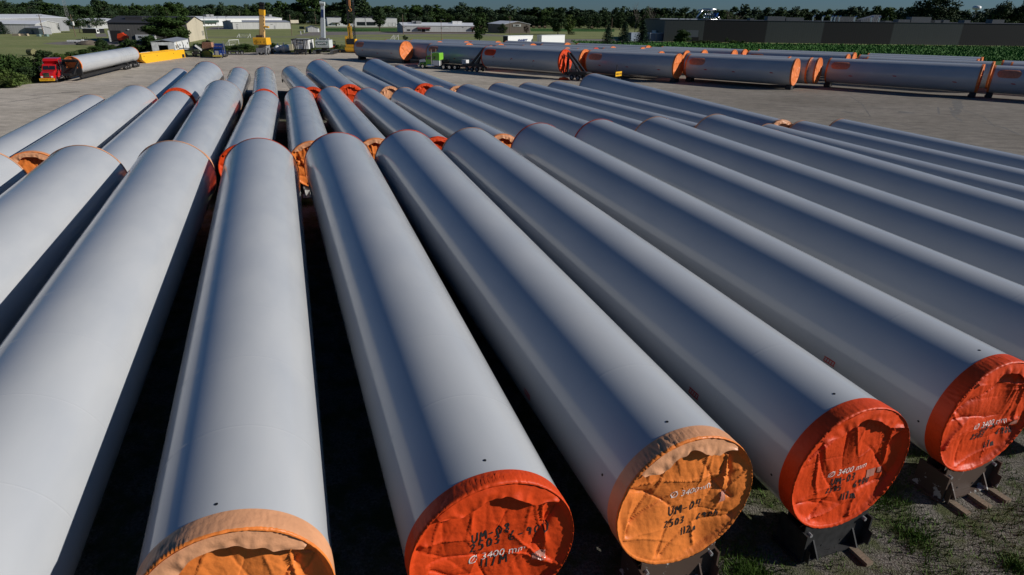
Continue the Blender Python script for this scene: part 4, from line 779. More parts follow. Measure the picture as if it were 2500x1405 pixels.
# ------------------------------------------------------------------ trees, shrubs and loose vegetation
def leafmat(name, a, b_, sc=6):
    m = mat(name, a, .75, col2=b_, vscale=sc, spec=.15); bs = m.node_tree.nodes['Principled BSDF']; return m
L_DARK = leafmat('leaves_dark_green', (.016, .032, .012), (.042, .070, .022)); L_MID = leafmat('leaves_mid_green', (.020, .042, .010), (.045, .080, .018)); L_LIGHT = leafmat('leaves_yellow_green', (.045, .075, .015), (.085, .12, .028)); L_CON = leafmat('needles', (.020, .042, .026), (.042, .078, .042)); L_HAZE = leafmat('leaves_greyish_green', (.022, .042, .022), (.050, .078, .036)); L_RED = leafmat('dark_red_leaves', (.02, .014, .008), (.035, .02, .012))
M_BARK = mat('bark', (.06, .045, .032), .95, var=.3, vscale=10)
def crown(seed, n, kind, leaf=.03):
    rnd = random.Random(seed); v = []; f = []
    def leafq(p, s, nrm=None):
        a = Vector((rnd.gauss(0, 1), rnd.gauss(0, 1), rnd.gauss(0, 1))).normalized()
        if nrm is not None: a = (a*.8+nrm).normalized()
        u = a.orthogonal().normalized(); w = a.cross(u); q = rnd.uniform(0, 6.28); u, w = u*cos(q)+w*sin(q), w*cos(q)-u*sin(q); k = len(v); s *= rnd.uniform(.6, 1.3)
        v.extend([p-u*s-w*s*.6, p+u*s-w*s*.5, p+u*s*.8+w*s*.6, p-u*s*.9+w*s*.5]); f.append((k, k+1, k+2, k+3))
    if kind in ('round', 'tall', 'bush', 'column', 'spread'):
        cz, rx, rz = {'round': (.54, .40, .45), 'tall': (.55, .27, .46), 'bush': (.48, .52, .5), 'column': (.55, .20, .46), 'spread': (.62, .55, .32)}[kind]
        lobes = []
        for i in range(34 if kind != 'bush' else 24):
            th = rnd.uniform(0, 2*pi); zz = rnd.uniform(-1, 1); rr = sqrt(max(0, 1-zz*zz))*rnd.uniform(.35, .88); L_ = Vector((cos(th)*rr*rx, sin(th)*rr*rx, cz+zz*rz*rnd.uniform(.6, .95))); lobes.append((L_, rnd.uniform(.09, .17)*(rx/.4)**.5*(1.25 if kind == 'bush' else 1)))
        for i in range(n):
            L_, r = rnd.choice(lobes); d = Vector((rnd.gauss(0, 1), rnd.gauss(0, 1), rnd.gauss(0, 1))).normalized(); q = rnd.uniform(.45, 1.08)
            p = L_+Vector((d.x, d.y, d.z*.8))*r*q
            if p.z > .03: leafq(p, leaf, d)
    elif kind == 'conifer':
        tiers = 16
        for i in range(n):
            t = rnd.random()**.8; tier = int(t*tiers); tz = (tier+rnd.random()*.35)/tiers; R0 = (1-tz)*.30+.015; th = rnd.uniform(0, 2*pi); br = .72+.28*sin(th*5+tier*2.1)+.1*sin(th*11+tier); rad = R0*br*rnd.uniform(.25, 1.05); z = .05+tz*.93-rad*.22+rnd.uniform(-.01, .01)
            leafq(Vector((cos(th)*rad, sin(th)*rad, z)), leaf*.9, Vector((0, 0, .7)))
    return v, f
def trunk_mb(seed, kind, h0=.55):
    rnd = random.Random(seed+99); mb = MB(); top = .9 if kind in ('conifer', 'tall', 'column') else .6
    pts = [Vector((rnd.uniform(-.008, .008)*i, rnd.uniform(-.008, .008)*i, top*i/5)) for i in range(6)]
    for i in range(5): mb.tube(pts[i], pts[i+1], .022*(1-i/6), .022*(1-(i+1)/6), n=7)
    if kind != 'conifer':
        for i in range(7): a = rnd.uniform(0, 2*pi); z = rnd.uniform(.25, .6); q = Vector((cos(a)*rnd.uniform(.1, .28), sin(a)*rnd.uniform(.1, .28), z+rnd.uniform(.1, .25))); mb.tube((0, 0, z), q, .010, .003, n=5)
    return mb
VAR = {}
def variant(kind, seed, m, n, leaf):
    k = (kind, seed, m.name, n)
    if k not in VAR:
        v, f = crown(seed, n, kind, leaf); mb = MB(); mb.add(v, f); VAR[k] = (mb.mesh('crown', m, False, False), trunk_mb(seed, kind).mesh('trunk', M_BARK, True))
    return VAR[k]
def tree(px, yb, yt, label, kind='round', seed=1, m=None, wpx=None, n=2600, leaf=.022, Y=None, group=None, cat='tree', name=None, x=None):
    if Y is None: g = G(px, yb)
    else: r = RY(px, yb, Y); g = Vector((r.x, Y, 0))
    h = max(1.0, RY(px, yt, g.y).z); sc = h
    m = m or L_MID; cr, tr = variant(kind, seed, m, n, leaf)
    base = {'round': .8, 'tall': .56, 'bush': 1.05, 'column': .42, 'spread': 1.1, 'conifer': .62}[kind]
    w = (abs(RY(px+wpx/2, yb, g.y).x-RY(px-wpx/2, yb, g.y).x)/base) if wpx else h
    t = thing(name or {'bush': 'shrub', 'conifer': 'conifer_tree'}.get(kind, 'broadleaf_tree'), label, cat, g, random.uniform(0, 6.28), group)
    c = mk('crown' if kind != 'bush' else 'foliage', cr, t); tk = mk('trunk' if kind != 'bush' else 'stem', tr, t)
    t.scale = (w, w, h); return t
# distinct trees of the middle distance
tree(195, 80, 36, 'dark spreading tree behind the utility pole with the transformer', 'spread', 11, L_DARK, 62); tree(237, 72, 43, 'dark low spreading tree left of the black open trailer', 'spread', 12, L_DARK, 52)
tree(420, 107, 34, 'big dense dark green tree standing against the garage', 'round', 13, L_MID, 124, 15000, .018); tree(420, 70, 3, 'tall thin-topped tree rising behind the big dense one', 'tall', 14, L_MID, 64, 5000, .02, Y=330); tree(450, 75, 10, 'wispy tree just right of the tall thin-topped one', 'tall', 15, L_MID, 44, 3500, Y=350)
tree(851, 73, 6, 'tall dark tree seen through the lattice boom', 'column', 16, L_DARK, 36, 4500, .022); tree(927, 76, 16, 'narrow pillar-shaped green tree before the white warehouse', 'column', 17, L_DARK, 28, 3500)
tree(990, 101, 86, 'small round bush-like tree left of the strip building lawn', 'round', 18, L_DARK, 17, 1500, .03); tree(1171, 104, 40, 'light green loose tree at the right corner of the strip building', 'tall', 19, L_MID, 34, 4500)
tree(1196, 78, 50, 'dark round tree between the strip building and the brown DBW building', 'round', 20, L_DARK, 30); tree(1226, 82, 57, 'dark low tree hiding the left corner of the DBW building', 'bush', 21, L_DARK, 28, cat='tree')
tree(1285, 83, 62, 'small dark red-leaved tree before the DBW building', 'round', 22, L_RED, 16, 1500); tree(1362, 86, 22, 'large dark tree, left of a touching pair behind the white trailers', 'round', 23, L_DARK, 52, 5000); tree(1388, 84, 36, 'yellow-green tree, right of the touching pair behind the white trailers', 'tall', 24, L_LIGHT, 32, 3500)
tree(1398, 85, 77, 'low dark hedge clump right of the touching pair of trees', 'bush', 25, L_DARK, 36, 1500)
tree(1483, 110, 58, 'left one of three blue-green conifers before the dark factory', 'conifer', 31, L_CON, 46, 4500, .02); tree(1523, 108, 52, 'middle one of three blue-green conifers before the dark factory', 'conifer', 32, L_CON, 50, 4500, .02); tree(1567, 107, 50, 'right one of three blue-green conifers, beside the long blue container', 'conifer', 33, L_CON, 56, 4500, .02)
for i, (px, w, yt) in enumerate(((1437, 22, 36), (1458, 22, 35), (1478, 24, 32), (1512, 32, 30), (1550, 34, 38), (1574, 32, 22), (1600, 40, 36))): tree(px, 71 if px < 1500 else 74, yt, ['dark pointed tree, leftmost of the pillar-like group left of the pole', 'dark pointed tree, second of the pillar-like group left of the pole', 'dark pointed tree, touching the pole from the left', 'brownish pointed tree right of the pole', 'dark tree directly behind the middle conifer', 'tall feathery tree behind the right conifer', 'broad dark tree touching the factory left end'][i], 'tall' if i < 4 else 'round', 40+i, L_DARK, w, 2600)
tree(1661, 104, 74, 'rounded yellow-green shrub against the grey factory panel', 'bush', 26, L_MID, 50, 4500, .03, cat='shrub'); tree(1773, 106, 91, 'small sapling in the weeds before the black-brown factory panel', 'tall', 27, L_MID, 12, 900)
tree(2278, 50, -14, 'huge tree topping the frame behind the factory roof', 'round', 28, L_DARK, 138, 9000, .016, Y=420); tree(2440, 55, 3, 'dark broad tree behind the factory near the right edge', 'round', 29, L_DARK, 70, 5000, Y=430); tree(2490, 55, 2, 'dark tree behind the factory cut by the right edge', 'round', 30, L_DARK, 60, 4000, Y=430)
tree(706, 62, 44, 'low round tree between the beige hall and the blue house', 'round', 61, L_DARK, 26); tree(740, 60, 41, 'small round tree in front of the blue house', 'round', 62, L_MID, 26); tree(10, 84, 52, 'dark conifer tip cut by the left frame edge', 'conifer', 63, L_CON, 40)
def dead(px, yt, Y, label):
    g = Vector((RY(px, 50, Y).x, Y, 0)); h = RY(px, yt, Y).z; t = thing('bare_tree', label, 'tree', g); rnd = random.Random(px); mb = MB()
    def br(p, d, l, r, k):
        q = p+d*l; mb.tube(p, q, r, r*.6, n=5)
        if k: [br(p+d*l*rnd.uniform(.5, 1), (d+Vector((rnd.gauss(0, .35), rnd.gauss(0, .35), rnd.uniform(0, .2)))).normalized(), l*rnd.uniform(.55, .8), r*.55, k-1) for _ in range(3)]
    br(Vector((0, 0, 0)), Vector((0, 0, 1)), h*.42, .22, 4); mb.obj('branches', t, mat('bare_bark', (.16, .13, .11), .9), True)
dead(1552, 12, 400, 'bare dead tree above the middle conifer'); dead(1596, 12, 400, 'bare dead tree right of the feathery tree'); dead(1781, 20, 420, 'bare dead tree behind the duct cluster')
# roadside and hedge shrubs
for i, (px, yb, yt, w, m) in enumerate([(12, 196, 128, 80, L_MID), (50, 190, 132, 70, L_MID), (30, 214, 168, 70, L_LIGHT), (85, 178, 134, 60, L_MID), (110, 158, 122, 48, L_DARK), (75, 200, 160, 60, L_DARK), (128, 160, 136, 44, L_MID), (150, 150, 128, 36, L_LIGHT), (178, 143, 124, 40, L_MID), (208, 136, 120, 40, L_MID), (235, 128, 112, 36, L_MID), (253, 126, 92, 38, L_DARK), (320, 126, 92, 40, L_MID), (345, 128, 98, 44, L_MID), (372, 128, 86, 46, L_MID), (396, 126, 92, 40, L_MID), (300, 126, 108, 30, L_LIGHT), (505, 121, 97, 38, L_DARK), (560, 127, 112, 30, L_MID), (578, 127, 110, 26, L_DARK), (600, 126, 106, 34, L_MID), (616, 127, 110, 22, L_LIGHT), (672, 127, 103, 24, L_MID), (688, 126, 110, 26, L_DARK), (700, 127, 108, 20, L_MID), (754, 126, 108, 16, L_MID), (545, 128, 117, 24, L_LIGHT), (820, 124, 112, 18, L_DARK), (480, 124, 104, 24, L_MID), (765, 125, 116, 14, L_LIGHT), (825, 125, 108, 12, L_MID), (0, 170, 132, 60, L_DARK), (60, 160, 140, 50, L_MID), (275, 122, 108, 30, L_MID)]):
    tree(px, yb, yt, 'shrub in the unmown strip along the yard edge', 'bush', 70+i % 5, m, w, 2600, .034, group='shrubs along the yard edge', cat='shrub')
for i, px in enumerate((1712, 1730, 1748, 1790, 1808, 1700)): tree(px, 107.5, 98+(i % 3), 'weedy shrub at the foot of the factory wall', 'bush', 71+i % 3, L_LIGHT if i % 2 else L_MID, 26, 1200, .05, group='weedy shrubs at the factory wall', cat='shrub')
# far treeline: individual trees
prof = [(-30, 4), (0, 0), (20, 2), (40, 8), (60, 12), (75, 8), (90, 3), (112, 2), (135, 8), (150, 14), (170, 15), (200, 12), (225, 12), (246, -4), (262, 2), (285, 14), (300, 13), (335, 8), (352, 14), (372, 16), (390, 12), (440, 12), (456, 16), (475, 17), (490, 13), (505, 14), (520, 12), (545, 9), (560, 14), (575, 13), (590, 15), (606, 12), (625, 13), (640, 9), (662, 9), (690, 5), (705, 8), (722, 10), (745, -6), (770, -6), (785, 4), (802, 12), (820, 10), (835, 3), (852, -4), (870, -6), (888, 2), (900, 12), (920, 17), (945, 13), (962, 13), (978, 18), (992, 14), (1010, 16), (1024, 15), (1046, 10), (1066, 12), (1082, 21), (1100, 22), (1125, 10), (1146, 15), (1175, 16), (1190, 22), (1215, 24), (1241, 12), (1262, 17), (1285, 24), (1310, 20), (1330, 22), (1345, 18), (1370, 20), (1395, 16), (1412, 22), (1440, 24), (1470, 22), (1505, 20), (1522, 17), (1545, 22), (1576, 16), (1600, 19), (1616, 18), (1640, 20), (1666, 19), (1690, 24), (1720, 24), (1745, 23), (1765, 24), (1790, 18), (1815, 15), (1840, 21), (1870, 20), (1900, 22), (1925, 22), (1942, 20), (1962, 22), (1985, 25), (2005, 30), (2022, 24), (2050, 23), (2070, 20), (2086, 14), (2110, 18), (2136, 14), (2160, 18), (2190, 20), (2212, 18), (2240, 20), (2290, 20), (2330, 26), (2352, 28), (2376, 26), (2398, 22), (2420, 24), (2445, 20), (2470, 22), (2500, 20), (2525, 18)]
rnd = random.Random(5)
for i, (px, yt) in enumerate(prof):
    Y = 680+rnd.uniform(-25, 60); w = rnd.uniform(32, 58)
    tree(px, 60, yt-1, 'tree in the long dark treeline along the horizon', rnd.choice(['round', 'round', 'tall']), 201+rnd.randrange(6), rnd.choice([L_DARK, L_HAZE, L_MID, L_HAZE]), w, 1500, .034, Y=Y, group='trees of the horizon treeline')
for i in range(95):   # lower, nearer understorey trees that close the line
    px = -20+i*27+rnd.uniform(-8, 8); Y = 640+rnd.uniform(-12, 25); hz = 30+.0126*(px-1250)
    tree(px, 60, hz+rnd.uniform(0, 9), 'lower tree filling the foot of the horizon treeline', 'bush', 201+rnd.randrange(6), rnd.choice([L_DARK, L_HAZE, L_MID]), rnd.uniform(34, 48), 1500, .034, Y=Y, group='lower trees of the treeline')
# distant woods beyond
mb = MB()
for i in range(14000):
    px = rnd.uniform(-200, 2700); Y = rnd.uniform(730, 980); x = RY(px, 40, Y).x; h = 13+4*noise.noise((x*.03, 0, 1))+2*noise.noise((x*.12, 3, 1)); z = rnd.uniform(0, h); s = rnd.uniform(1, 2.2)
    a = Vector((rnd.gauss(0, 1), -1, rnd.gauss(0, 1))).normalized(); u = a.orthogonal().normalized()*s; w = a.cross(u); p = Vector((x, Y, z)); mb.add([p-u-w, p+u-w*.8, p+u*.8+w, p-u+w*.7], [(0, 1, 2, 3)])
o = mb.obj('distant_woods', None, L_DARK, fix=False); o['kind'] = 'stuff'
# loose vegetation
def blades(name, m, pts, hh, ww, seed=1):
    rnd = random.Random(seed); mb = MB()
    for (x, y) in pts:
        a = rnd.uniform(0, pi); h = hh*rnd.uniform(.4, 1.2); w = ww*rnd.uniform(.6, 1.3); dx, dy = cos(a)*w, sin(a)*w; lx, ly = rnd.gauss(0, h*.5), rnd.gauss(0, h*.5)
        mb.add([(x-dx, y-dy, -.01), (x+dx, y+dy, -.01), (x+dx*.3+lx, y+dy*.3+ly, h)], [(0, 1, 2)])
    o = mb.obj(name, None, m, fix=False); o['kind'] = 'stuff'; return o
L_GR = leafmat('fresh_grass', (.045, .095, .012), (.10, .17, .03), 3); L_CROP = leafmat('soybean_leaves', (.035, .11, .018), (.08, .20, .04), 2)
pts = []
def clump(a, s, r, n):
    for _ in range(n): q = abs(rnd.gauss(0, .5)); th = rnd.uniform(0, 6.28); p = LV*(a+cos(th)*q*r)+DV*(s+sin(th)*q*r); pts.append((p.x, p.y))
clump(9.1, 8.3, .9, 2600); clump(9.3, 7.2, .8, 1500); clump(-.1+.4, 44.3, 1.2, 1800); clump(-4.6, 44, 1.0, 900); clump(14, 8, 1.4, 900); clump(15.5, 6.5, 1.6, 900); clump(12.8, 6.3, 1.4, 700); clump(18.5, 7.5, 1.6, 900); clump(14.3, 9.5, 1.2, 800)
for _ in range(16000):
    a = rnd.uniform(8.5, 22); s = rnd.uniform(2, 12); p = LV*a+DV*s
    if noise.noise((p.x*.9, p.y*.9, 3)) > .0: pts.append((p.x, p.y))
blades('grass_tufts', L_GR, pts, .15, .014)
pts = []
while len(pts) < 32000:
    px = rnd.uniform(1180, 2520); py = rnd.uniform(100, 150); g = G(px, py)
    if g.x > 27 and g.y > 190 or (g.x > 50 and g.y > 176-(g.x-50)*.42): 
        if g.y < 326 and g.y > 150: pts.append((g.x, g.y))
blades('crop_leaves', L_CROP, pts, .75, .32, 3)
pts = []
for _ in range(26000):
    px = rnd.uniform(470, 870); py = rnd.uniform(116, 128.5)-(.0); g = G(px, py); pts.append((g.x+rnd.gauss(0, .5), g.y+rnd.gauss(0, 1)))
BL = [(-20, 219), (60, 206), (100, 200), (160, 183), (230, 167), (330, 148), (440, 140)]
for _ in range(9000):
    u = rnd.random()*460-20; k = [i for i in range(6) if BL[i][0] <= u][-1]; (a, b1), (c, d1) = BL[k], BL[k+1]; py = b1+(d1-b1)*(u-a)/(c-a)-rnd.uniform(0, 1)**1.5*(30-.05*u); g = G(u, py); pts.append((g.x, g.y))
blades('tall_weeds', leafmat('weed_green', (.05, .075, .018), (.11, .13, .045), 3), pts, .9, .10, 4)
# chain-link fence behind the machines
pl = [G(470, 119), G(560, 119.5), G(650, 119), G(760, 117.5), G(860, 116)]
t = thing('chain_link_fence', 'thin chain link fence behind the parked cranes and trucks', 'fence', (0, 0, 0)); mb = MB(); mp = MB(); mw = MB()
for a, b_ in zip(pl, pl[1:]):
    n = int((b_-a).length/3); 
    for i in range(n+1): p = a+(b_-a)*(i/n); mp.tube((p.x, p.y, 0), (p.x, p.y, 2.0), .035, n=6)
    for z in (.1, 2.0): mb.bar((a.x, a.y, z), (b_.x, b_.y, z), .04)
    for i in range(n*4): p = a+(b_-a)*(i/(n*4)); q = a+(b_-a)*((i+1)/(n*4)); mw.bar((p.x, p.y, .1), (q.x, q.y, 2), .008); mw.bar((q.x, q.y, .1), (p.x, p.y, 2), .008)
mb.obj('rail', t, M_GREY); mp.obj('post', t, M_GREY); mw.obj('wire_mesh', t, M_GREY)
# roads and paved lots
S_ = lambda name, q, m, z: sheet(name, P_(*q), z, m)
S_('paved_lot', [(718, 88), (765, 78), (1140, 78), (1170, 84), (1170, 83.9), (985, 84.6), (890, 85), (760, 88)], M_ASPH, -.004)
S_('side_road', [(470, 91.2), (700, 90), (1200, 88), (1240, 89), (1240, 90), (1200, 89.3), (700, 91.3), (470, 92.3)], M_ASPH, -.0035)
S_('paved_strip', [(103, 107), (140, 103), (250, 96), (275, 98), (262, 108), (150, 110)], M_ASPH, -.004); S_('garage_apron', [(255, 103), (430, 103.2), (420, 112), (300, 116), (262, 110)], M_ASPH, -.0035)
S_('trailer_lot', [(1375, 96), (1560, 96), (1625, 101.5), (1610, 105), (1470, 108), (1380, 106)], M_ASPH, -.005); S_('warehouse_apron', [(790, 66.5), (975, 66.8), (1170, 67), (1170, 68.3), (975, 68.2), (790, 68)], M_ASPH, -.004)
S_('bean_plot', [(790, 69), (975, 69.3), (985, 70), (980, 77), (800, 78)], M_CROP, -.005); S_('far_bean_field', [(1294, 70), (1500, 71), (1500, 78), (1296, 77)], M_CROP, -.005); S_('driveway', [(1166, 81), (1180, 83), (1240, 87.5), (1240, 88.5), (1160, 86)], M_ASPH, -.003)
S_('hall_yard', [(520, 66), (570, 65), (575, 72), (500, 73)], M_ASPH, -.004); S_('trailer_drive', [(232, 83), (258, 82), (262, 90), (236, 91)], M_ASPH, -.004)

# wheel ruts and damp patches pressed into the gravel
M_RUT = ground_mat('damp_gravel', [(.9, 6, (.12, .112, .10), (.20, .188, .17), g1, .3, .7)], bump=.5, bscale=10)
def rut(pts, w, z, name='wheel_rut'):
    mb = MB(); n = len(pts); out = []
    for i in range(n-1):
        for k in range(6): out.append(pts[i]+(pts[i+1]-pts[i])*(k/6))
    out.append(pts[-1]); vv = []
    for i, q in enumerate(out):
        d = (out[min(len(out)-1, i+1)]-out[max(0, i-1)]).normalized(); nn = Vector((-d.y, d.x, 0)); ww = w*1.5*(.5+.5*noise.noise((q.x*1.3, q.y*1.3, w)))
        for s_ in (1, -1): vv.append((q.x+nn.x*ww*s_*.6, q.y+nn.y*ww*s_*.6, z))
    return struct(mb.add(vv, [(2*i, 2*i+1, 2*i+3, 2*i+2) for i in range(len(out)-1)]).obj(name, None, M_RUT))
for i, (pp, w) in enumerate([([(2055, 272), (2080, 276), (2110, 279)], .7), ([(2072, 284), (2100, 291), (2130, 293)], .45), ([(2075, 235), (2105, 255), (2125, 285)], .2), ([(2200, 276), (2220, 274)], 1.6), ([(2335, 245), (2340, 262), (2333, 280)], 1.3), ([(2290, 262), (2293, 280)], .3), ([(2320, 262), (2330, 285), (2350, 297)], .35), ([(1700, 228), (1760, 232), (1830, 240)], .25), ([(1720, 222), (1790, 227)], .3), ([(1950, 215), (2040, 222), (2120, 226)], .2), ([(2200, 222), (2240, 221)], .5), ([(2400, 300), (2450, 312), (2490, 330)], .35), ([(2180, 300), (2260, 318), (2330, 330)], .25), ([(2130, 262), (2190, 268)], .25), ([(2380, 240), (2440, 243), (2495, 244)], .25), ([(80, 232), (180, 226)], .4), ([(150, 227), (195, 225)], .9), ([(300, 188), (325, 189)], .6), ([(560, 147), (640, 146)], .3), ([(420, 163), (520, 156)], .2), ([(20, 250), (120, 236)], .25), ([(930, 170), (1020, 175)], .3), ([(1250, 190), (1330, 196), (1420, 200)], .3), ([(1180, 192), (1230, 196)], .25), ([(2350, 268), (2400, 285), (2430, 310)], .2)]):
    rut([Vector(G(*q)) for q in pp], w, -.0055+.0001*i)
# ------------------------------------------------------------------ vehicles and machines (local frame: +x forward, origin on the ground)
def wheel(t, x, y, r=.52, w=.3, dual=False, hub=M_CHROME, outward=None, name='wheel', z=None):
    o = outward if outward is not None else (1 if y > 0 else -1); z = r if z is None else z; n = 22; mb = MB(); ws = w*(2.1 if dual else 1)
    prof = [(r*.62, -ws/2), (r*.95, -ws/2), (r, -ws/2+.04), (r, ws/2-.04), (r*.95, ws/2), (r*.6, ws/2)]; vv = []
    for rr, yy in prof: vv += [(x+cos(2*pi*i/n)*rr, y+yy, z+sin(2*pi*i/n)*rr) for i in range(n)]
    fs = [(j*n+i, j*n+(i+1) % n, (j+1)*n+(i+1) % n, (j+1)*n+i) for j in range(len(prof)-1) for i in range(n)]
    wo_ = mb.add(vv, fs).obj(name, t, M_RUB, True)
    h = MB(); yo = y+o*(ws/2-.03); d = -o*.07
    h.tube((x, yo+d, z), (x, yo+d*.4, z), r*.6, r*.62, n=n); h.tube((x, yo+d*.4, z), (x, yo+o*.03, z), r*.22, r*.16, n=12)
    for i in range(8): a = 2*pi*i/8; h.tube((x+cos(a)*r*.38, yo+d*.4, z+sin(a)*r*.38), (x+cos(a)*r*.38, yo, z+sin(a)*r*.38), r*.06, n=6)
    h.obj('rim', wo_, hub); return wo_
def profx(t, name, pts, hw, m, lab=None, top=1.0, zt=None):
    """side outline (x,z) extruded across +-hw, narrowed above zt"""
    mb = MB().prism([(x, z) for x, z in pts], -hw, hw, m)
    if zt is not None: mb.v = [(x, y*(top if z > zt else 1), z) for x, y, z in mb.v]
    return mb.obj(name, t, label=lab)
def semi(label, pos, rz, col, col2=None, sleeper='aero', axles=(-3.6, -4.95, -6.3), group='semi truck tractors in the yard', bumper=None, hood='slope', guard=False):
    t = thing('semi_truck', label, 'truck', pos, rz, group); c2 = col2 or col
    # chassis, bumper
    MB().box((-3.4, 0, .85), (8.2, .9, .28)).obj('chassis', t, M_BLACK)
    if hood == 'slope': hp = [(-.9, .75), (.55, .7), (.95, .75), (1.05, 1.25), (.95, 1.55), (.2, 1.85), (-.9, 2.05)]
    else: hp = [(-.9, .8), (.9, .8), (1.0, 1.0), (1.0, 1.85), (.6, 1.98), (-.9, 2.1)]
    profx(t, 'hood', hp, .95 if hood == 'slope' else .72, c2)
    if hood == 'slope': cab = [(-2.6, .75), (-.8, .75), (-.8, 2.05), (-1.15, 2.75), (-1.35, 3.0), (-2.6, 3.1)]; slp = [(-4.3, .75), (-2.58, .75), (-2.58, 3.1), (-2.2, 3.45), (-2.6, 3.85), (-4.3, 3.95)]
    else: cab = [(-2.35, .8), (-.85, .8), (-.85, 2.05), (-1.05, 2.85), (-2.35, 2.9)]; slp = [(-4.35, .8), (-2.33, .8), (-2.33, 3.3), (-2.7, 3.55), (-4.25, 3.55), (-4.35, 3.4)]
    cb = profx(t, 'cab', cab, 1.12, col, top=.93, zt=2.1); sl = profx(t, 'sleeper', slp, 1.2, col, top=.95, zt=3.2)
    if col2: MB().box((-3.36, 0, 1.35), (2.06, 2.44, 1.1)).obj('lower_panel', sl, col2)
    # glass
    x0 = -.8; MB().prism([(-.83, 2.1), (-.78, 2.1), (-1.12, 2.72), (-1.17, 2.7)], -.95, .95, M_GLASS).obj('windscreen', cb)
    MB().box((-.985, 0, 2.4), (.03, .06, .7), col).obj('windscreen_pillar', cb)
    for s in (-1, 1):
        MB().box((-1.65, s*1.135, 2.35), (.95, .03, .6), M_GLASS).obj('side_window', cb); MB().box((-3.1, s*1.215, 2.5), (.45, .03, .6), M_GLASS).obj('sleeper_window', sl)
        MB().box((-1.65, s*1.14, 1.5), (1.0, .012, .02), M_DARK).box((-1.65, s*1.15, 1.75), (.14, .04, .04), M_CHROME).obj('door_handle', cb)
        MB().bar((-1.15, s*1.15, 2.7), (-.95, s*1.5, 2.6), .04, M_BLACK).box((-.95, s*1.5, 2.3), (.08, .18, .7), M_BLACK).obj('mirror', cb)
        MB().tube((-2.45, s*1.28, .9), (-2.45, s*1.28, 3.6 if hood == 'slope' else 4.3), .09, n=10).tube((-2.45, s*1.28, 1.4), (-2.45, s*1.28, 2.7), .14, n=10).obj('exhaust_stack', t, M_CHROME)
        MB().tube((-1.3, s*.98, .78), (-2.9, s*.98, .78), .32, n=14).obj('fuel_tank', t, M_CHROME); MB().box((-1.6, s*1.14, .55), (1.6, .3, .08)).obj('side_step', t, M_CHROME)
        hl = MB().box((.98 if hood == 'slope' else .9, s*(.78 if hood == 'slope' else .95), 1.05), (.14, .3, .24)).obj('headlight', t, mat('headlight_lens', (.7, .7, .68), .1))
        f = MB(); pts = [(cos(a)*.72, .52+sin(a)*.72) for a in [pi*k/8 for k in range(9)]]; inner = [(cos(a)*.62, .52+sin(a)*.62) for a in [pi*k/8 for k in range(8, -1, -1)]]
        f.prism([(x+.05, z) for x, z in pts+inner], s*1.2, s*.75, c2 if hood == 'slope' else col); f.obj('front_fender', t)
        wheel(t, .05, s*1.02)
        for x in axles: wheel(t, x, s*.86, dual=True, outward=s)
    MB().box((1.04 if hood == 'slope' else 1.02, 0, 1.35), (.06, .9, .75 if hood == 'slope' else 1.05)).obj('grille', t, M_CHROME)
    MB().box((1.12, 0, .6), (.18, 2.35, .42)).obj('bumper', t, bumper or M_CHROME)
    if guard:
        g_ = MB().box((1.3, 0, .6), (.12, 2.3, .42)).obj('load_sign', t, M_YEL, label='yellow oversize load board on the bumper'); me = text_mesh('OVERSIZE LOAD', .3, M_INK, .01); xs = [v.co.x for v in me.vertices]; k = 2.0/max(xs)
        for v in me.vertices: v.co = Vector((1.37, v.co.x*k-1.0, .5+v.co.y))
        mk('lettering', me, g_)
    MB().box((-4.6, 0, 1.5), (.15, 1.6, 1.2)).obj('headache_rack', t, M_CHROME if hood != 'slope' else M_BLACK); MB().prism([(-5.6, .98), (-3.9, .98), (-4.1, 1.15), (-5.4, 1.2)], -.5, .5, M_BLACK).obj('fifth_wheel', t)
    lights = MB(); [lights.box((-2.35 if hood == 'slope' else -1.4, y, 3.5 if hood == 'slope' else 2.95), (.12, .12, .08)) for y in (-.8, -.4, 0, .4, .8)]; lights.obj('marker_light', t, M_YEL)
    return t
RED = mat('truck_red', (.50, .012, .014), .25, coat=.6); BLUE = mat('truck_blue', (.012, .035, .17), .25, coat=.6); GREEN = mat('truck_green', (.20, .50, .04), .3, coat=.5); DGREEN = mat('truck_dark_green', (.02, .16, .05), .35)
# red truck and its load on the left
pf = G(116, 204); 
p1 = G(177, 160.5, 2.65); p2 = G(322, 132.5, 2.65); ax = (p2-p1); ax.z = 0; Lr = ax.length; ax.normalize(); rz_ = atan2(-ax.y, -ax.x)
rt = semi('red semi truck with a yellow sign on its bumper at the left yard edge', G(124, 202), atan2((G(124, 202)-G(166, 190.5)).y, (G(124, 202)-G(166, 190.5)).x), RED, bumper=M_CHROME, guard=True)
t = thing('tower_section', 'white tower section hauled by the red truck, with strap lines round its rear part', 'tower section', (p1.x, p1.y, 1.15), atan2(ax.y, ax.x)-pi/2)
r_ = 1.52; mk('body', body_mesh(Lr, r_, r_, 64, 6), t); cover(t, r_, 0, -1, False, 2, M_FORA, None, .2); cover(t, r_, Lr, 1, False, 3, M_FORA, None, .2)
for k in range(6):
    mb = MB(); y = Lr*.64+k*Lr*.045; n = 48; vv = []
    for i in range(n):
        a = 2*pi*i/n
        for dy, dr in ((-.04, .02), (.04, .02)): vv.append((cos(a)*(r_+dr), y+dy, r_+sin(a)*(r_+dr)))
    mb.add(vv, [(2*i, 2*i+1, (2*i+3) % (2*n), (2*i+2) % (2*n)) for i in range(n)]).obj('strap', t, M_GREY)
mb = MB()
for y, s_ in ((.03, 1), (.12, 0), (.16, 1), (.27, 1), (.44, 0), (.46, 1), (.72, 1), (.80, 0), (.97, 1)): patch(mb, r_, r_, Lr, y*Lr, radians(180+14), .12 if s_ else .5, .6 if s_ else .1, M_REDTAPE if 0 else mat('orange_tape', (.75, .10, .03), .6), .02, skew=.5)
mb.obj('hazard_mark', t)
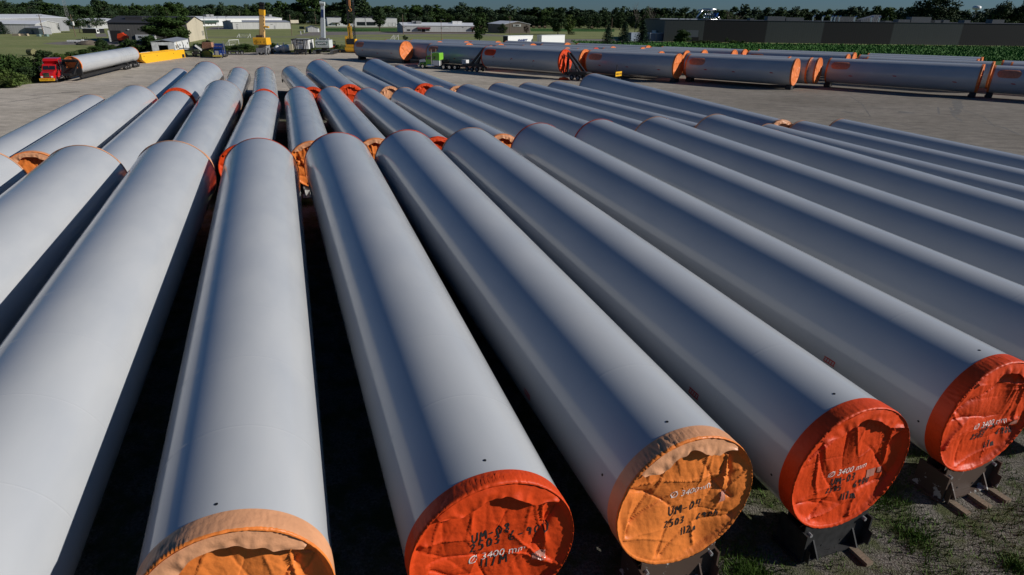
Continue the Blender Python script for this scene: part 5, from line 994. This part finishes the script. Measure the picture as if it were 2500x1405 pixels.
def loc2(o, d, a, b, z=0): n_ = Vector((-d.y, d.x, 0)); return o+d*a+n_*b+Vector((0, 0, z))
# lowboy under the red truck's load: front frame with gooseneck, rear bogies
t = thing('lowboy_trailer', 'black tower trailer with two triple-axle bogies under the load of the red truck', 'trailer', (p1.x, p1.y, 0), atan2(ax.y, ax.x))
MB().box((-1.6, 0, 1.35), (3.6, 1.1, .4)).box((-.3, 0, 1.6), (.5, 2.9, 1.2)).bar((-3, -.9, 1.4), (-.4, -1.2, 3.3), .25).bar((-3, .9, 1.4), (-.4, 1.2, 3.3), .25).box((-.35, 0, 3.4), (.35, 2.6, .3)).box((-.35, -1.1, 2.7), (.3, .3, 1.5)).box((-.35, 1.1, 2.7), (.3, .3, 1.5)).box((-1.2, 0, 3.7), (1.2, 2.6, .12)).obj('front_frame', t, M_BLACK)
for s in (-1, 1): MB().bar((-.5, s*1.0, .75), (Lr*.72, s*1.1, .8), .35, h=.45).obj('side_beam', t, M_BLACK)
for c in (Lr*.74, Lr*.92):
    bo = MB().box((c, 0, .95), (4.2, 1.5, .3)).box((c, 0, 1.15), (.8, 2.9, .5)).obj('bogie', t, M_BLACK)
    for dx in (-1.35, 0, 1.35):
        for s in (-1, 1): w_ = wheel(t, c+dx, s*1.1, .5, .28, dual=True, outward=s)
# yellow crane beam
a0 = G(349, 156); a1 = G(453, 141); d = (a1-a0); Lb = d.length; d.normalize(); zb = RY(345, 131, a0.y).z
t = thing('crane_beam', 'long bright yellow steel girder pair resting on the gravel behind the loaded section', 'crane beam', a0, atan2(d.y, d.x)); BH = 2.1
for y, nm in ((.35, 'near'), (3.1, 'far')):
    MB().prism([(1.6, 0), (Lb, 0), (Lb, BH), (0, BH), (0, BH*.45)], y-.35, y+.35, M_YEL).obj('girder', t)
MB().box((Lb/2+.6, 1.72, .3), (Lb-2.4, 2.03, .15), M_YEL).obj('web_plate', t); MB().box((.2, 1.72, BH-.8), (.25, 2.0, .9), M_YEL).box((Lb-.3, 1.72, BH-.8), (.25, 2.0, .9), M_YEL).obj('end_plate', t)
mb = MB(); [mb.tube((x, -.04, z), (x, .02, z), .12, n=10) for x, z in ((Lb*.33, 1.4), (Lb*.72, 1.4), (1.2, 1.6), (Lb-1.2, .9))]; mb.box((Lb-1.2, -.03, .5), (1.3, .08, .8)).obj('bolt_hole', t, M_DARK); MB().box((Lb*.35, 3.1, BH+.03), (Lb*.2, .25, .04)).obj('label_plate', t, M_WHITE)
# broken white trailer house
a0 = G(431, 135.5); a1 = G(464, 125); d = a1-a0; Lw = d.length; d.normalize(); z_ = RY(431, 107, a0.y).z
t = thing('mobile_office', 'dented white mobile office trailer with one open torn end behind the yellow girders', 'trailer', a0, atan2(d.y, d.x)); hh = 3.5; wd = 6.0
MB().box((Lw/2, .06, .7+(hh-.7)/2), (Lw, .12, hh-.7), M_WHITE).box((Lw/2, wd-.06, .7+(hh-.7)/2), (Lw, .12, hh-.7), M_WHITED).box((Lw-.06, wd/2, .7+(hh-.7)/2), (.12, wd-.24, hh-.7), M_WHITED).box((.06, wd*.16, 2.1), (.12, wd*.28, hh-.7), M_WHITED).box((.06, wd*.85, 2.1), (.12, wd*.28, hh-.7), M_WHITED).box((.06, wd*.5, 3.1), (.12, wd*.40, .8), M_WHITED).obj('wall', t)
MB().prism([(-.15, hh), (wd/2, hh+.55), (wd+.15, hh), (wd+.15, hh+.12), (wd/2, hh+.67), (-.15, hh+.12)], -.1, Lw+.1, R_GREY, 'x').obj('roof', t); MB().box((Lw/2, wd/2, .62), (Lw, wd-.3, .14), M_GREY).obj('floor', t)
for x, z in ((1.6, 2.2), (4.2, 2.3), (7.5, 2.4), (Lw-2, 2.4)): MB().box((x, -.03, z), (.9, .06, .9 if x < 6 else .6), M_GLASS).obj('window', t)
MB().prism([(.5*Lw, 3.3), (.53*Lw, 3.3), (.60*Lw, 2.0), (.58*Lw, 1.9)], -.05, -.01, M_DARK).obj('tear', t); MB().box((2.9, -.04, 2.3), (.35, .05, 2.4), mat('tan_stain', (.45, .33, .18), .8)).obj('stain', t)
for x in (Lw*.45, Lw*.6): wheel(t, x, .5, .4, .25)
# black flatbed lift, army truck, blue truck and scrap heap beside them
g = G(458, 139); t = thing('flatbed_lift', 'small black loading ramp trailer in front of the white mobile office', 'trailer', g, radians(25)); MB().box((0, 0, 1.75), (4.2, 2.3, .25)).box((0, 0, 2.2), (3.6, 2.1, .12)).obj('deck', t, M_BLACK); mb = MB(); [mb.bar((x, y, .1), (x, y, 1.7), .12) for x in (-1.8, 1.8) for y in (-1, 1)]; [mb.bar((x, y, 2.2), (x, y, 2.9), .06) for x in (-1.7, 0, 1.7) for y in (-1, 1)]; mb.obj('frame', t, M_BLACK)
for s in (-1, 1): wheel(t, -.4, s*1.0, .45, .28, hub=M_GREY)
OLV = mat('olive_paint', (.045, .055, .03), .7, var=.2)
g = G(483, 139); t = thing('army_truck', 'dull olive army truck with a flat bonnet, left of the blue semi', 'truck', g, radians(-72))
profx(t, 'hood', [(-.4, .8), (1.9, .8), (1.95, 1.7), (-.4, 1.95)], .6, OLV); cb = profx(t, 'cab', [(-2.2, .8), (-.4, .8), (-.4, 1.95), (-.55, 2.8), (-2.2, 2.8)], 1.1, OLV); MB().prism([(-.42, 2.0), (-.36, 2.0), (-.5, 2.65), (-.56, 2.65)], -.95, .95, M_GLASS).obj('windscreen', cb); MB().box((-4.6, 0, 1.5), (4.4, 2.3, .35)).box((-4.6, 1.1, 2.0), (4.4, .08, .9)).box((-4.6, -1.1, 2.0), (4.4, .08, .9)).obj('cargo_bed', t, OLV); MB().box((2.1, 0, .85), (.15, 2.2, .3)).obj('bumper', t, M_BLACK); MB().box((1.97, 0, 1.3), (.05, .9, .6)).obj('grille', t, M_BLACK)
for s in (-1, 1):
    MB().box((1.1, s*.95, 1.45), (1.6, .5, .1), OLV).obj('front_fender', t); MB().tube((1.93, s*.85, 1.2), (2.0, s*.85, 1.2), .13, n=10).obj('headlight', t, M_CHROME)
    for x in (1.1, -3.9, -5.2): wheel(t, x, s*.95, .55, .32, hub=OLV)
g = G(536, 142.5); semi('blue semi truck facing the yard with a chrome grille and yellow bumper board', g+Vector((-.6, .8, 0)), radians(-78), BLUE, hood='square', bumper=mat('dull_yellow', (.4, .33, .06), .6))
t = thing('scrap_load', 'heap of tan and orange machine parts between the olive and the blue truck', 'machine parts', G(507, 139), 0); TAN = mat('faded_orange_paint', (.35, .17, .10), .7, var=.3); LIME = mat('lime_paint', (.22, .26, .05), .7)
MB().box((-.2, 2, 2.9), (2.8, 2, 1.6), TAN, taper=(.9, .9)).obj('cabinet', t); MB().bar((-3, 0, 3), (-1.2, 1, 1.2), 1.1, M_WHITED, .5).obj('tarp', t); MB().prism([(-1.5, 0), (1.5, 0), (1.2, 1.2), (.2, 1.7), (-1.2, 1.4)], -.6, 1.2, LIME).obj('housing', t); MB().bar((-1.5, .5, 1.6), (1.8, .4, 2.3), .5, M_RUST).obj('beam', t)
g = G(560, 134); t = thing('low_trailer', 'row of black trailer axles parked behind the blue truck', 'trailer', g, radians(25)); MB().box((0, 0, .9), (8, 1.2, .25)).obj('frame', t, M_BLACK)
for x in (-2.5, -1.2, .1, 2.2, 3.5): [wheel(t, x, s*1.0, .5, .3, hub=M_GREY) for s in (-1, 1)]
# yellow rough-terrain crane
g = G(641, 134.5); t = thing('mobile_crane', 'yellow mobile crane with its telescopic boom standing straight up', 'crane', g, radians(-88)); CY = mat('crane_yellow', (.78, .40, .02), .4); CB = mat('crane_boom_yellow', (.66, .42, .17), .5)
def qz(u): x = (Vector((1, 0, 0))-u*u.x).normalized(); return Matrix((x, u.cross(x), u)).transposed()
T_ = lambda g_, rz_, w_: Matrix.Rotation(-rz_, 3, 'Z') @ (w_-g_)
MB().box((-3, 0, 1.15), (6.6, 2.4, .7)).box((.1, 0, 1.3), (1.2, 2.9, 1.3)).box((-6.3, 0, 1.2), (1.0, 2.9, 1.0)).box((-2.5, 0, 2.0), (3.5, 2.2, 1.2)).obj('carrier', t, M_GREY)
for s in (-1, 1):
    wheel(t, -.9, s*1.35, .95, .6, hub=M_GREY); wheel(t, -5.2, s*1.35, .95, .6, hub=M_GREY); MB().box((.55, s*1.25, .75), (.35, .5, 1.3)).box((.65, s*1.25, .1), (.7, .7, .12)).obj('outrigger', t, M_GREY)
MB().prism([(-3.4, 2.8), (.6, 2.8), (.9, 3.1), (.9, 4.6), (.5, 4.8), (-3.2, 4.7)], -1.9, 1.9, CY).obj('counterweight', t); MB().box((.95, 0, 3.7), (.06, 1.5, 1.2), CY).obj('rear_panel', t)
[MB().tube((.97, y, 3.6), (1.0, y, 3.6), .14, n=10).obj('vent', t, M_DARK) for y in (-1.5, -.45, .25, 1.3)]; MB().box((-.3, -.1, 5.0), (1.6, 1.9, .6)).tube((-.2, -1, 5.1), (-.2, .8, 5.1), .4, n=12).obj('winch', t, M_RUST)
tp = T_(g, radians(-88), RY(640, 32, g.y+2)); B0 = Vector((-1.9, 0, 4.4)); ud = (tp-B0).normalized(); Qb = qz(ud); up = lambda k: B0+ud*k; LB = (tp-B0).length
def seg(mb, k0, k1, wx, wy, m=None, off=(0, 0)):
    o = Qb @ Vector((off[0], off[1], 0)); mb.box(tuple((up(k0)+up(k1))/2+o), (wx, wy, k1-k0), m, M=Qb); return mb
seg(MB(), 0, LB, 1.2, 1.25).obj('boom', t, CB); seg(MB(), LB-.6, LB+.9, 1.4, 1.45).obj('boom_collar', t, CY)
mb = seg(seg(MB(), LB+.9, LB+1.9, 1.0, 1.1), LB+1.9, LB+2.7, .5, .8); mb.tube(up(LB+2.4)+Qb @ Vector((0, -.6, 0)), up(LB+2.4)+Qb @ Vector((0, .6, 0)), .5, n=12); mb.obj('boom_head', t, M_BLACK)
for k in range(7): seg(MB(), 2+k*LB/7.6, 2.5+k*LB/7.6, .3, .06, None, (.45, .64)).obj('hose_clamp', t, M_BLACK)
seg(MB(), LB*.45, LB*.45+.5, .8, 1.4, None, (0, 1.2)).obj('boom_bracket', t, CY); MB().tube(up(1)+Vector((.95, -.6, 0)), up(LB)+Vector((.95, -.6, 0)), .05, n=6).obj('hoist_rope', t, M_BLACK)
# two white tanks
for px, l, r in ((684.5, 'left', .95), (698.5, 'right', 1.0)):
    g = G(px, 129.5); t = thing('tank', l+' one of two white round-ended tanks right of the yellow crane', 'tank', g, radians(80), 'white tanks'); n = 20; vv = []; fs = []; pr = [(-2.6, .05), (-2.4, .55), (-2.0, .9), (-1.6, 1), (1.6, 1), (2.0, .9), (2.4, .55), (2.6, .05)]
    for x, q in pr: vv += [(x, cos(2*pi*i/n)*q*r, r+.35+sin(2*pi*i/n)*q*r) for i in range(n)]
    fs = [(j*n+i, j*n+(i+1) % n, (j+1)*n+(i+1) % n, (j+1)*n+i) for j in range(len(pr)-1) for i in range(n)]+[tuple(range(n)), tuple(range(len(pr)*n-1, (len(pr)-1)*n-1, -1))]
    MB().add(vv, fs).obj('shell', t, M_WHITE, True); MB().tube((-1, 0, 2*r+.3), (-1, 0, 2*r+.9), .2, n=10).obj('dome', t, M_WHITED); MB().box((-1.5, 0, .25), (.2, 1.2, .5)).box((1.5, 0, .25), (.2, 1.2, .5)).obj('skid', t, M_GREY)
# white grain-box trailer with black frame
g = G(735, 134); t = thing('box_trailer', 'white ribbed box trailer on a black frame between the tanks and the white crane', 'trailer', g, radians(-84)); mb = MB().box((-4.5, 0, 2.9), (8.4, 4.9, 2.6)); mb.obj('box', t, M_WHITED)
MB().box((-.22, 0, 4.25), (.2, 5.1, .2)).box((-4.5, -2.5, 4.25), (8.5, .15, .2)).box((-4.5, 2.5, 4.25), (8.5, .15, .2)).bar((-.1, -1.3, 1.2), (-.1, -2.2, 4.2), .14).bar((-.1, 1.3, 1.2), (-.1, 2.2, 4.2), .14).bar((-.1, -.9, 1), (-.1, -.9, 4.1), .2).bar((-.1, .9, 1), (-.1, .9, 4.1), .2).bar((-.1, -.9, 3.2), (-.1, .9, 3.2), .14).bar((-.1, -.9, 3.9), (-.1, .9, 3.9), .14).obj('end_frame', t, M_BLACK)
MB().box((-.2, 0, 1.0), (1.4, 3.6, .8)).box((-5, 0, 1.2), (7.5, 1.2, .4)).obj('chassis', t, M_BLACK); MB().box((.1, -2.6, 2.1), (.9, 1.0, 1.7), mat('cream_box', (.5, .45, .3), .6)).obj('tool_box', t)
for s in (-1, 1): [wheel(t, x, s*1.5, .55, .4, hub=M_GREY) for x in (.2, -5.5, -6.8)]
# white crawler crane
g = G(791, 133); t = thing('crawler_crane', 'white crawler crane with a pale telescopic boom and green sign on its counterweight', 'crane', g, radians(-88)); GW = mat('crane_off_white', (.52, .56, .54), .45, var=.08)
for s in (-1, 1):
    pts = [(1.4, .5), (1.1, .1), (-5.6, .1), (-6.0, .55), (-5.6, 1.1), (1.0, 1.1), (1.35, .8)]; tr = MB().prism([(x-.3, z+.0) for x, z in pts], s*2.6-.42, s*2.6+.42, M_BLACK).obj('track', t); mb = MB(); [mb.box((x*.45-5.6, s*2.6, 1.13), (.2, .8, .05)) for x in range(14)]; [mb.box((1.25, s*2.6, .3+.22*k), (.06, .84, .14)) for k in range(4)]; mb.obj('track_pads', tr, M_GREY)
MB().box((-2.3, 0, .95), (3, 5.0, .5)).tube((-2.3, 0, 1.0), (-2.3, 0, 1.9), 1.1, n=18).obj('undercarriage', t, M_BLACK)
MB().prism([(-3.6, 1.9), (.9, 1.9), (1.0, 2.3), (1.0, 4.0), (-3.6, 4.1)], -2.1, 2.1, GW).obj('upper_body', t); sg = MB().prism([(-1.75, 3.65), (1.75, 3.65), (1.35, 2.75), (-1.35, 2.75)], 1.01, 1.06, mat('sign_green', (.02, .10, .07), .5), 'x').obj('sign', t); me = text_mesh('MANTIS', .8, M_WHITE, .01, bold=.03); xs = [v.co.x for v in me.vertices]; k = 2.7/max(xs)
for v in me.vertices: v.co = Vector((1.09+v.co.z, v.co.x*k-1.35, 2.92+v.co.y))
mk('lettering', me, sg)
mb = MB(); [mb.box((x, y, 4.4), (.5, .5, .5)) for x, y in ((.3, -1.6), (.2, .9), (.4, 1.7), (-1, 1.6))]; mb.tube((0, -.9, 4.5), (0, .5, 4.5), .38, n=12).obj('winch', t, M_GREY)
B0 = Vector((-1.6, -.2, 4.0)); tp = T_(g, radians(-88), RY(787.5, 14, g.y+1.6)); ud = (tp-B0).normalized(); Qb = qz(ud); LB = (tp-B0).length; BP = mat('boom_pale', (.50, .54, .56), .4)
seg(MB(), 0, LB*.62, 1.15, 1.15).obj('boom', t, BP, label='lower boom section'); seg(MB(), LB*.62, LB, .92, .92).obj('boom', t, BP, label='extended boom section')
seg(MB(), LB, LB+1, 1.1, 1.3).tube(up(LB+.6)+Qb @ Vector((.5, -.7, 0)), up(LB+.6)+Qb @ Vector((.5, .7, 0)), .45, n=12).obj('boom_head', t, GW); seg(MB(), LB*.66, LB*.66+2.2, .04, .8, None, (.5, 0)).obj('logo', t, M_LBLUE)
g = G(814, 122); t = thing('skid_steer', 'small dark machine with an orange front on the right of the white crane', 'loader', g, radians(-80)); MB().prism([(-2.2, .5), (1, .5), (1, 1.3), (.2, 1.7), (-2.2, 1.7)], -.8, .8, M_BLACK).obj('body', t); mb = MB(); [mb.bar((x, y, 1.6), (x, y, 2.6), .1) for x in (-1.6, .1) for y in (-.7, .7)]; mb.box((-.75, 0, 2.65), (1.9, 1.6, .1)).obj('cage', t, M_BLACK); MB().box((1.1, 0, .9), (.2, 1.3, .7), mat('bright_orange', (.75, .06, .01), .5)).obj('front_panel', t)
for s in (-1, 1): [wheel(t, x, s*1.0, .45, .3, hub=M_GREY) for x in (-1.6, .4)]
# black and yellow lattice crane
g = G(858, 129.5); t = thing('lattice_crane', 'yellow crane with a black lattice boom running out of the top of the frame', 'crane', g, radians(-90)); BK = mat('boom_black', (.02, .02, .022), .5)
MB().box((-2.2, 0, .75), (5.8, 3.6, .8), CY).box((.9, 0, 1.2), (.4, 3.4, .9), CY).obj('carrier', t); MB().box((-1.8, 0, 2.2), (4.2, 3.2, .9), CY).box((-1.0, -1.45, 3.6), (2.4, .35, 2.6), CY).box((-1.0, 1.45, 3.2), (2.4, .35, 1.8), CY).obj('upper_body', t); MB().box((-1.2, 0, 3.3), (3, 2.4, 1.6)).tube((-.4, -1, 3.6), (-.4, 1, 3.6), .55, n=14).obj('winch', t, BK)
for s in (-1, 1): MB().prism([(1.2, .5), (.9, .08), (-5.2, .08), (-5.5, .5), (-5.1, .95), (.9, .95)], s*2.0-.4, s*2.0+.4, M_BLACK).obj('track', t)
MB().bar((-.3, -.55, 4.2), (-.3, -.55, 7.8), .22, CY).bar((-.3, .55, 4.2), (-.3, .55, 7.8), .22, CY).bar((-.3, -.6, 7.8), (-.3, .6, 7.8), .22, CY).bar((-.5, 0, 4.2), (-.5, 0, 8.6), .35, CY).obj('mast', t)
LN = T_(g, radians(-90), RY(853, -20, g.y+2)); LN = (LN-Vector((-2.1, 0, 3.5))); LX = lambda z: Vector((-0., LN.y*(z-3.5)/LN.z, 0))
mb = MB(); H0, H1 = 3.5, 44; c = [(-2.9, -.95), (-1.3, -.95), (-1.3, .95), (-2.9, .95)]
for x, y in c: mb.bar(Vector((x, y, H0)), Vector((x, y, H1))+LX(H1), .16)
k = 0; z = H0
while z < H1-1.7:
    for i in range(4):
        (xa, ya), (xb, yb_) = c[i], c[(i+1) % 4]; mb.bar(Vector((xa, ya, z))+LX(z), Vector((xb, yb_, z+1.7))+LX(z+1.7), .08); mb.bar(Vector((xa, ya, z))+LX(z), Vector((xb, yb_, z))+LX(z), .07)
    z += 1.7; k += 1
mb.obj('lattice_boom', t, BK); mb = MB(); [mb.tube((-1.0, y, 4.2), Vector((-1.1, y*1.1, 44))+LX(44), .03, n=5) for y in (-.8, -.3, .3, .8)]; mb.obj('cable', t, BK)
zh = RY(850, 15, g.y).z; HO = LX(zh); hk = MB().box((-.9, .1, zh+.9), (.5, .55, 1.9), mat('hook_orange', (.55, .22, .08), .6)).tube((-.9, .1, zh-.1), (-.9, .1, zh-.7), .12, n=8, m=mat('hook_orange', (.55, .22, .08), .6)); pr = [Vector((-.9, .1+cos(a)*.45, zh-1.1+sin(a)*.45)) for a in [radians(90-30*i) for i in range(10)]]; [hk.tube(a, b_, .12, n=6, m=mat('hook_orange', (.55, .22, .08), .6)) for a, b_ in zip(pr, pr[1:])]; hk.v = [(x, y+HO.y, z) for x, y, z in hk.v]; hk.obj('hook', t)
g = G(838, 129); t = thing('implement', 'small black machine part lying left of the lattice crane', 'machine part', g, radians(10)); MB().box((0, 0, .5), (3, 1.5, .8)).bar((-1, 0, .8), (-.4, 0, 2.4), .15).bar((.6, 0, .8), (.9, 0, 2.1), .15).bar((-.4, 0, 2.4), (.9, 0, 2.1), .1).obj('frame', t, M_BLACK); MB().box((-.9, -.8, .35), (.4, .2, .6), CB).box((.4, -.8, .5), (.7, .2, .8), M_WHITED).obj('plate', t)
# green truck with the steerable dollies carrying the red-covered section
D0 = Vector((-6.0, 147.8, 0)); back = FD
gp = G(1036, 168)
e_ = D0-gp; e_.z = 0; dirT = -(G(1108, 171)-gp).normalized(); gt = semi('lime green and white semi truck with tall exhaust stacks before the far stack', gp+Vector((0, 1.1, 0)), atan2(dirT.y, dirT.x), GREEN, M_WHITE, hood='square', axles=(-5.3, -6.8, -8.2))
MB().prism([(-.85, .95), (.86, .95), (.86, 1.4), (-.85, 1.5)], -.74, .74, DGREEN).obj('hood_side', gt, label='dark green lower hood')
tx = text_mesh('A  A', .55, DGREEN, .01)
for v in tx.vertices: v.co = Vector((-3.75+v.co.x*.9, -1.235, 1.05+v.co.y))
mk('lettering', tx, gt)
MB().tube((-6.2, 0, 1.75), (-4.9, 0, 1.75), .45, n=12).obj('cable_reel', gt, M_BLACK)
def dolly(label, org, sgn, ax_, n_ax=3, lower=0):
    """org: at the section end on the ground; sgn -1 in front of the section, +1 behind"""
    t = thing('load_dolly', label, 'trailer', org, FPH, 'black load dollies'); s = sgn
    MB().box((s*3.6, 0, 1.25), (6.4, 1.5, .45)).box((s*3.4, 0, 1.55), (4.2, 1.9, .25)).box((s*6.9, 0, 1.0), (1.6, 1.0, .35)).obj('frame', t, M_BLACK)
    MB().bar((s*3.9, -.8, 1.6), (s*.5, -.5, 5.0), .38).bar((s*3.9, .8, 1.6), (s*.5, .5, 5.0), .38).bar((s*2.6, 0, 1.6), (s*1.9, 0, 3.2), .25).obj('lift_arm', t, M_BLACK)
    MB().bar((s*.35, 0, .7), (s*.35, 0, 5.2), .35).bar((s*.3, -.9, 1.2), (s*.3, .9, 1.2), .4).bar((s*.3, -.55, 4.4), (s*.3, .55, 4.9), .22).bar((s*.3, .75, .8), (s*.3, .1, 4.6), .14).bar((s*.3, -.75, .8), (s*.3, -.1, 4.6), .14).obj('pin_frame', t, M_BLACK)
    for i in range(n_ax):
        for k in (-1, 1): wheel(t, s*(2.1+1.5*i), k*1.05, .5, .3, hub=M_GREY)
    return t
sx = thing
dolly('front black dolly between the green truck and the red-covered section', D0-FD*.3, -1, None); d2 = dolly('rear black dolly with a lifting arm behind the red-covered section', D0+FD*21.2, 1, None)
MB().box((8.9, 0, .85), (5.5, 1.1, .3)).box((11.5, 0, .7), (1.2, 2.4, .3)).obj('tail_frame', d2, M_BLACK); sg = MB().box((12.2, 0, 1.75), (.06, 2.3, .85), M_YEL).obj('load_sign', d2); 
M_ = MB().bar((12.1, -.7, .7), (12.1, -.7, 1.4), .06, M_BLACK).bar((12.1, .7, .7), (12.1, .7, 1.4), .06, M_BLACK).bar((11.6, .2, .8), (11.6, .2, 3.4), .12, M_BLACK).obj('sign_post', d2)
for k in (-1, 1): [wheel(d2, x, k*.95, .42, .26) for x in (8.0, 9.3, 10.6)]
me = text_mesh('OVERSIZE LOAD', .4, M_INK, .01); xs = [v.co.x for v in me.vertices]; k = 2.1/max(xs)
for v in me.vertices: v.co = Vector((12.24+v.co.z, v.co.x*k-1.05, 1.6+v.co.y))
mk('lettering', me, sg)
d1 = [o for o in COL.objects if o.name == 'load_dolly'][0]; MB().box((-6.3, -.3, 1.9), (1.3, 1.0, .9), M_WHITED).obj('generator_box', d1)
tag(MB().prism([(-1.2, 0), (1.0, 0), (.8, .35), (0, .5), (-.9, .4)], -.6, .7, M_RED).obj('loose_tarp', None, loc=D0+FD*21.6+Vector((-.8, -1.6, 0))), 'loose red tarp heap on the ground below the rear dolly mast', 'tarp')
